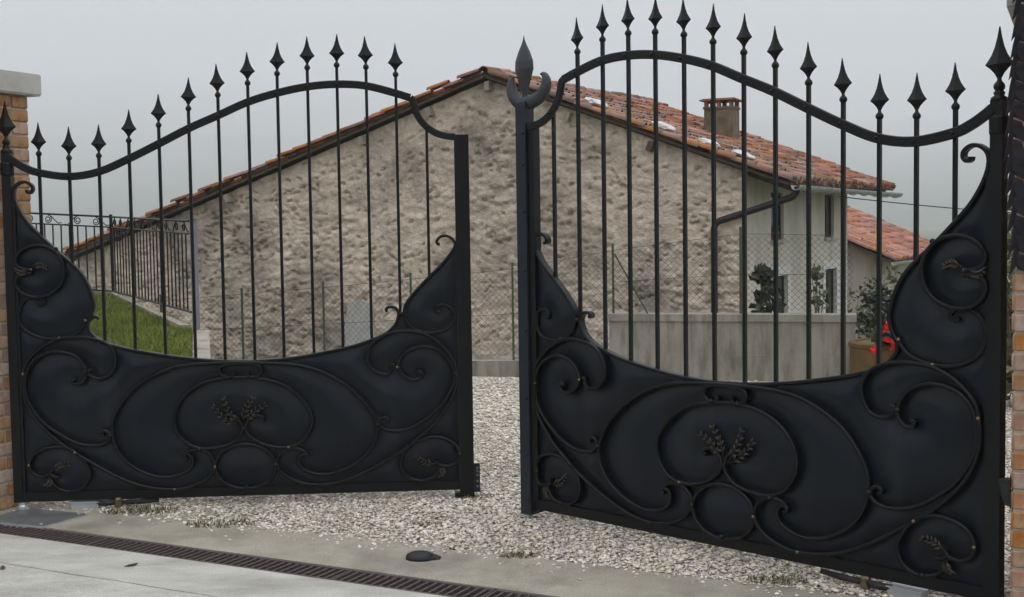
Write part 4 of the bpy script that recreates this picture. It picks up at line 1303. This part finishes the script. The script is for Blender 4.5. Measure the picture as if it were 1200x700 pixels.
def ptop(a):
    for (a0, b0, t0), (a1, b1, t1) in zip(posts, posts[1:]):
        if a0 <= a <= a1:
            k = (a - a0) / (a1 - a0)
            step = b0 if (a0 < 1.4 and a1 > 1.4 and a < 1.40) else (b1 if a0 < 1.4 < a1 else b0 + (b1 - b0) * k)
            return step, t0 + (t1 - t0) * k - .05
    return .6, 1.3
def chain():
    b = MB()
    pit, wr = .062, .0016
    V, F = [], []
    a0, a1 = posts[0][0], posts[-1][0]
    def wire(A, Z, B, ZB):
        p, q = Vector(WP(A, .067, Z)), Vector(WP(B, .067, ZB))
        d = (q - p).normalized()
        n1 = Vector((.249, .9685, 0)) * wr
        n2 = d.cross(n1).normalized() * wr
        k = len(V)
        for c in (p, q):
            V.extend([tuple(c + n1), tuple(c - n1 * .5 + n2 * .87), tuple(c - n1 * .5 - n2 * .87)])
        F.extend([(k, k + 1, k + 4, k + 3), (k + 1, k + 2, k + 5, k + 4), (k + 2, k, k + 3, k + 5)])
    x = a0 - 1.2
    while x < a1 + 1.2:
        for dr in (1, -1):
            # walk the diagonal in short straight pieces, keep what lies between base and top
            seg = None
            steps = np.arange(0, 1.7, .031)
            for h in steps:
                a = x + dr * (h)
                z = -.02 + h
                ok = a0 < a < a1
                if ok:
                    lo, hi = ptop(a)
                    ok = lo + .01 <= z <= hi
                if ok:
                    if seg is None: seg = (a, z)
                    last = (a, z)
                elif seg is not None:
                    if last != seg: wire(*seg, *last)
                    seg = None
            if seg is not None and last != seg: wire(*seg, *last)
        x += pit
    me = arr_mesh('wire_mesh', np.array(V) - np.array(fence.location), F, 'wire')
    tag(put('wire_mesh', me, fence), kind='stuff')
chain()
for k in range(2):
    path = []
    for a in np.arange(posts[0][0], posts[-1][0] + .01, .25):
        lo, hi = ptop(min(a, posts[-1][0]))
        path.append(WP(a, .067, hi if k == 0 else (lo + hi) / 2))
    MB().tube(path, .0025, 5).build('tension_wire', 'wire', fence)

# ================================================================ GARDEN RAILING ON THE LEFT BANK
def railing():
    RA, RB, RC = Vector((-7.4, 15.9)), Vector((-4.83, 15.2)), Vector((-3.17, 12.4))
    root = empty('garden_railing', (RB.x, RB.y, .68))
    tag(root, 'dark iron garden railing with scroll frieze on the lawn bank', 'railing')
    def seg(P, Q, z0, z1, n):
        d = Q - P
        L_ = d.length
        u = d / L_
        def pt(k, z): p = P + d * k; return (p.x, p.y, z0 + (z1 - z0) * k + z)
        for z, r_ in ((1.0, .013), (.875, .010), (.10, .012)):
            MB().tube([pt(0, z), pt(.5, z), pt(1, z)], r_, 6).build('rail', 'iron', root)
        bal = None
        for i in range(1, n):
            k = i / n
            p = pt(k, 0)
            if bal is None:
                bal = MB().box((-.0065, -.0065, .10), (.0065, .0065, .875)).mesh('baluster', 'iron')
            put_world('baluster', bal, root, Matrix.Translation(p) @ Matrix.Rotation(math.atan2(u.y, u.x), 4, 'Z'))
        m = int(L_ / .31)
        for i in range(m):
            k0 = (i + .5) / m
            c = pt(k0, .9375)
            pts = []
            for j in range(30):
                t = j / 29
                a = t * 3.3 * math.pi
                rr = .052 * (1 - t * .72)
                pts.append((math.cos(a + 1.57) * rr + .04, math.sin(a + 1.57) * rr))
            tail = [(-.145, -.045), (-.10, -.05), (-.05, -.01), (-.005, .035)]
            pts = tail + pts
            if i % 2: pts = [(-x, z) for x, z in pts]
            MB().tube([(c[0] + u.x * x, c[1] + u.y * x, c[2] + z) for x, z in pts], .0065, 5).build('scroll', 'iron', root)
    seg(RA, RB, .83, .68, 23)
    seg(RB, RC, .68, .60, 24)
    for p, z in ((RB, .68), (RA, .83)):
        MB().box((p.x - .016, p.y - .016, z - .05), (p.x + .016, p.y + .016, z + 1.03)).build('post', 'iron', root)
railing()
post = empty('metal_post', (-3.10, 12.28, .38))
tag(post, 'blue grey metal post at the right end of the garden railing', 'post')
MB().box((-3.13, 12.25, .395), (-3.07, 12.31, 1.615)).build('shaft', 'bluegrey', post)
MB().box((-3.17, 12.22, .375), (-2.99, 12.34, .3945)).build('base_plate', 'bluegrey', post)
MB().box((-3.14, 12.24, 1.6155), (-3.06, 12.32, 1.63)).build('cap', 'bluegrey', post)
# curb under the railing and coping along the bank
cb = MB().prism([(-7.4, 15.86), (-4.80, 15.12), (-3.20, 12.42), (-3.30, 12.42), (-4.88, 15.20), (-7.4, 15.96)], .1, [.835, .775, .572, .572, .775, .835]).build('garden_curb', 'strip')
tag(cb, 'narrow pale stone curb under the garden railing', 'curb')
bank = empty('bank_coping', (-2.7, 10.5, .0))
tag(bank, 'pale stone coping slabs along the right edge of the lawn', 'coping')
BKP = [Vector((-3.02, 12.25)), Vector((-2.75, 11.15)), Vector((-2.48, 10.05)), Vector((-2.22, 8.95)), Vector((-2.08, 8.3))]
for p, q in zip(BKP, BKP[1:]):
    d = (q - p).normalized()
    nr = Vector((d.y, -d.x)) * -1
    if nr.x < 0: nr = -nr
    a, c = p + d * .004, q - d * .004
    zs_ = [lawn_z(*v) + .03 for v in (a, c)]
    MB().prism([tuple(a - nr * .10), tuple(c - nr * .10), tuple(c + nr * .05), tuple(a + nr * .05)], 0.0, [zs_[0], zs_[1], zs_[1], zs_[0]]).build('slab', 'strip', bank)

# ================================================================ PLANTS
def leafcloud(b, c, rad, n, size, g, flat=0.0, up=0.0, asp=.5):
    for _ in range(n):
        while True:
            q = Vector((g.uniform(-1, 1), g.uniform(-1, 1), g.uniform(-1, 1)))
            if .25 < q.length < 1: break
        q = q * (.7 + .3 * g.random())
        p = Vector((c[0] + q.x * rad[0], c[1] + q.y * rad[1], c[2] + q.z * rad[2]))
        d = (q * .6 + Vector((g.normal(), g.normal(), g.normal() + up))).normalized()
        s = size * g.uniform(.6, 1.25)
        e = d.cross(Vector((g.normal(), g.normal(), g.normal()))).normalized() * s * asp
        nn = d.cross(e).normalized() * s * .12
        b.add([p - d * s * .6, p - d * s * .1 + e + nn, p + d * s * .7, p - d * s * .1 - e + nn], [(0, 1, 2), (0, 2, 3)])

def shrub(name, base, clumps, n, size, mat, label, cat, seed, stems=5, group=None, asp=.5):
    g = np.random.default_rng(seed)
    root = empty(name, base)
    tag(root, label, cat, group)
    b, f = MB(), MB()
    for c, rad in clumps:
        cc = Vector(base) + Vector(c)
        v = rad[0] * rad[1] * rad[2]
        leafcloud(f, cc, rad, int(n / len(clumps)), size, g, asp=asp)
        for _ in range(max(1, stems // len(clumps) + 1)):
            e = cc + Vector((g.normal() * rad[0] * .4, g.normal() * rad[1] * .4, rad[2] * g.uniform(.0, .8)))
            m = (Vector(base) + e) / 2 + Vector((g.normal() * .04, g.normal() * .04, .03))
            b.tube([tuple(base), tuple(m), tuple(e)], [.012, .008, .003], 5)
    b.build('stems', 'stem', root)
    f.build('foliage', mat, root)
    return root
shrub('leafy_shrub', (3.62, 12.35, 0), [((-.08, 0, .50), (.26, .25, .20)), ((.22, .05, .55), (.28, .25, .22)), ((.02, .12, .72), (.20, .2, .16)), ((.5, .05, .45), (.3, .3, .25))], 1000, .042, 'leafdark', 'dense dark green shrub behind the mossy planter at the wall end', 'shrub', 31)
shrub('dark_shrub', (3.05, 13.3, -.4), [((-.33, 0, 1.08), (.20, .2, .24)), ((-.38, .05, 1.34), (.12, .15, .14))], 220, .08, 'leafdark', 'dark large leaved plant behind the wall in front of the left lower window', 'shrub', 32)
shrub('rose_plant', (3.25, 13.2, -.4), [((.0, .05, 1.10), (.13, .15, .22)), ((-.04, 0, 1.36), (.09, .1, .10))], 80, .06, 'leaf', 'loose leafy plant behind the wall in front of the right lower window', 'shrub', 33)
shrub('climbing_plant', (7.9, 28.2, -2.5), [((-.2, 0, 1.9), (.8, .15, .7)), ((.5, -.1, 2.4), (.7, .15, .6)), ((1.3, -.2, 2.1), (.6, .15, .6)), ((-.5, .1, 1.0), (.6, .15, .7)), ((.9, 0, 1.2), (.8, .15, .8))], 900, .10, 'leafolive', 'thin climbing plant spread on the wall of the lower house', 'climber', 34)
shrub('olive_bush', (4.05, 9.9, 0), [((0, 0, .95), (.5, .45, .5)), ((.1, .1, 1.4), (.45, .4, .42)), ((.25, 0, .5), (.45, .4, .45)), ((-.05, .2, .35), (.35, .3, .35))], 2200, .06, 'leafolive', 'olive green bush seen between right gate leaf and right pillar', 'bush', 35, 9)
shrub('dark_bush', (4.35, 11.2, 0), [((-.1, 0, .45), (.5, .4, .45)), ((.3, 0, .7), (.5, .4, .5))], 1200, .06, 'leafdark', 'dark low bush behind the olive bush at the right edge', 'bush', 36, 7)

# planter with geranium
PLX, PLY = 3.55, 11.62
pl_ = empty('round_planter', (PLX, PLY, 0))
tag(pl_, 'round mossy brown planter at the end of the concrete wall', 'planter')
MB().lathe([(.395, 0), (.405, .02), (.40, .33), (.415, .345), (.415, .375), (.395, .385), (.355, .385), (.345, .36), (.345, .02)], 28, (PLX, PLY, 0)).build('tub', 'planter', pl_)
MB().lathe([(.344, .28), (.344, .372), (.2, .384), (.01, .388)], 20, (PLX, PLY, 0)).build('soil', 'moss', pl_)
ger = empty('geranium', (PLX + .12, PLY - .1, .34))
tag(ger, 'red flowering geranium in the round planter', 'flowers')
g = np.random.default_rng(5)
b, f = MB(), MB()
leafcloud(f, (PLX - .08, PLY - .28, .44), (.24, .18, .13), 220, .055, g, asp=.8)
f.build('foliage', 'leafdark', ger)
for hx, hy, hz, hr in [(3.38, 11.2, .56, .06), (3.43, 11.25, .55, .05), (3.375, 11.18, .45, .065), (3.44, 11.2, .43, .06), (3.43, 11.16, .37, .065), (3.235, 11.18, .35, .04), (3.50, 11.2, .50, .06), (3.36, 11.2, .50, .045), (3.56, 11.3, .52, .06)]:
    hx, hy = hx - PLX, hy - PLY
    c = Vector((PLX + hx, PLY + hy, hz))
    b.tube([(PLX + .1, PLY - .1, .35), tuple((c + Vector((PLX + .1, PLY - .1, .40))) / 2), tuple(c)], .004, 5)
    h = MB()
    leafcloud(h, c, (hr, hr, hr * .8), 46, .030, g, asp=.75)
    h.build('flower_head', 'petal', ger)
b.build('stems', 'stem', ger)

# creeper hanging down the inner corner of the right pillar
cr = empty('hanging_creeper', (KR.x, KR.y, .9))
tag(cr, 'dark jagged creeper hanging down the corner of the right pillar', 'creeper')
g = np.random.default_rng(77)
b = MB()
cx, cy = KR.x - .012, KR.y - .030
b.tube([(cx + .012 * math.sin(z * 6), cy, z) for z in np.arange(1.36, 2.44, .06)], .008, 6)
b.build('stem', 'stem', cr)
for side, off in ((-1, 0), (1, .05)):
    for i in range(16):
        z = 2.46 - i * .069 - off * .6
        s = .072 * g.uniform(.85, 1.15)
        px, py = cx + .012 * math.sin(z * 6), cy - .012
        ox = side * (.020 if side < 0 else .035)
        v = [(0, 0, 0), (ox * .8, -.012, -.15 * s), (ox * 1.15, -.010, -.6 * s), (ox * 1.55, -.006, -1.4 * s), (ox * .55, -.002, -1.05 * s), (ox * .1, .006, -.95 * s), (-ox * .25, .004, -.4 * s)]
        vv = [(px + a, py + b_, z + c) for a, b_, c in v]
        n = len(vv)
        MB().add(vv + [(x, y + .004, zz) for x, y, zz in vv], [tuple(range(n)), tuple(range(2 * n - 1, n - 1, -1))] + [(k, (k + 1) % n, (k + 1) % n + n, k + n) for k in range(n)]).build('leaf', 'vine', cr)

# overhead cable from the facade
cpts = []
A_, B_ = Vector((6.76, 25.9, 1.98)), Vector((15.5, 26.5, 1.35))
for i in range(25):
    k = i / 24
    p = A_.lerp(B_, k)
    cpts.append((p.x, p.y, p.z - .5 * 4 * k * (1 - k) * .25))
cab = MB().tube(cpts, .011, 5).build('overhead_cable', 'black')
tag(cab, 'thin dark cable strung from the house facade to the right', 'cable')

# mist in the valley
HAZE = True
if HAZE:
    hz = MB().box((-5800, -5800, -60), (5800, 5800, 720)).mesh('haze', 'iron')
    hz.materials.clear()
    hm = bpy.data.materials.new('haze_air')
    hm.use_nodes = True
    hn = hm.node_tree.nodes
    hn.remove(hn['Principled BSDF'])
    pv = hn.new('ShaderNodeVolumePrincipled')
    pv.inputs['Color'].default_value = (.985, .99, .995, 1)
    pv.inputs['Density'].default_value = .0007
    pv.inputs['Anisotropy'].default_value = 0.0
    hm.node_tree.links.new(pv.outputs[0], hn['Material Output'].inputs['Volume'])
    hz.materials.append(hm)
    tag(put('haze', hz), 'pale mist filling the valley behind the houses', 'haze', kind='stuff')
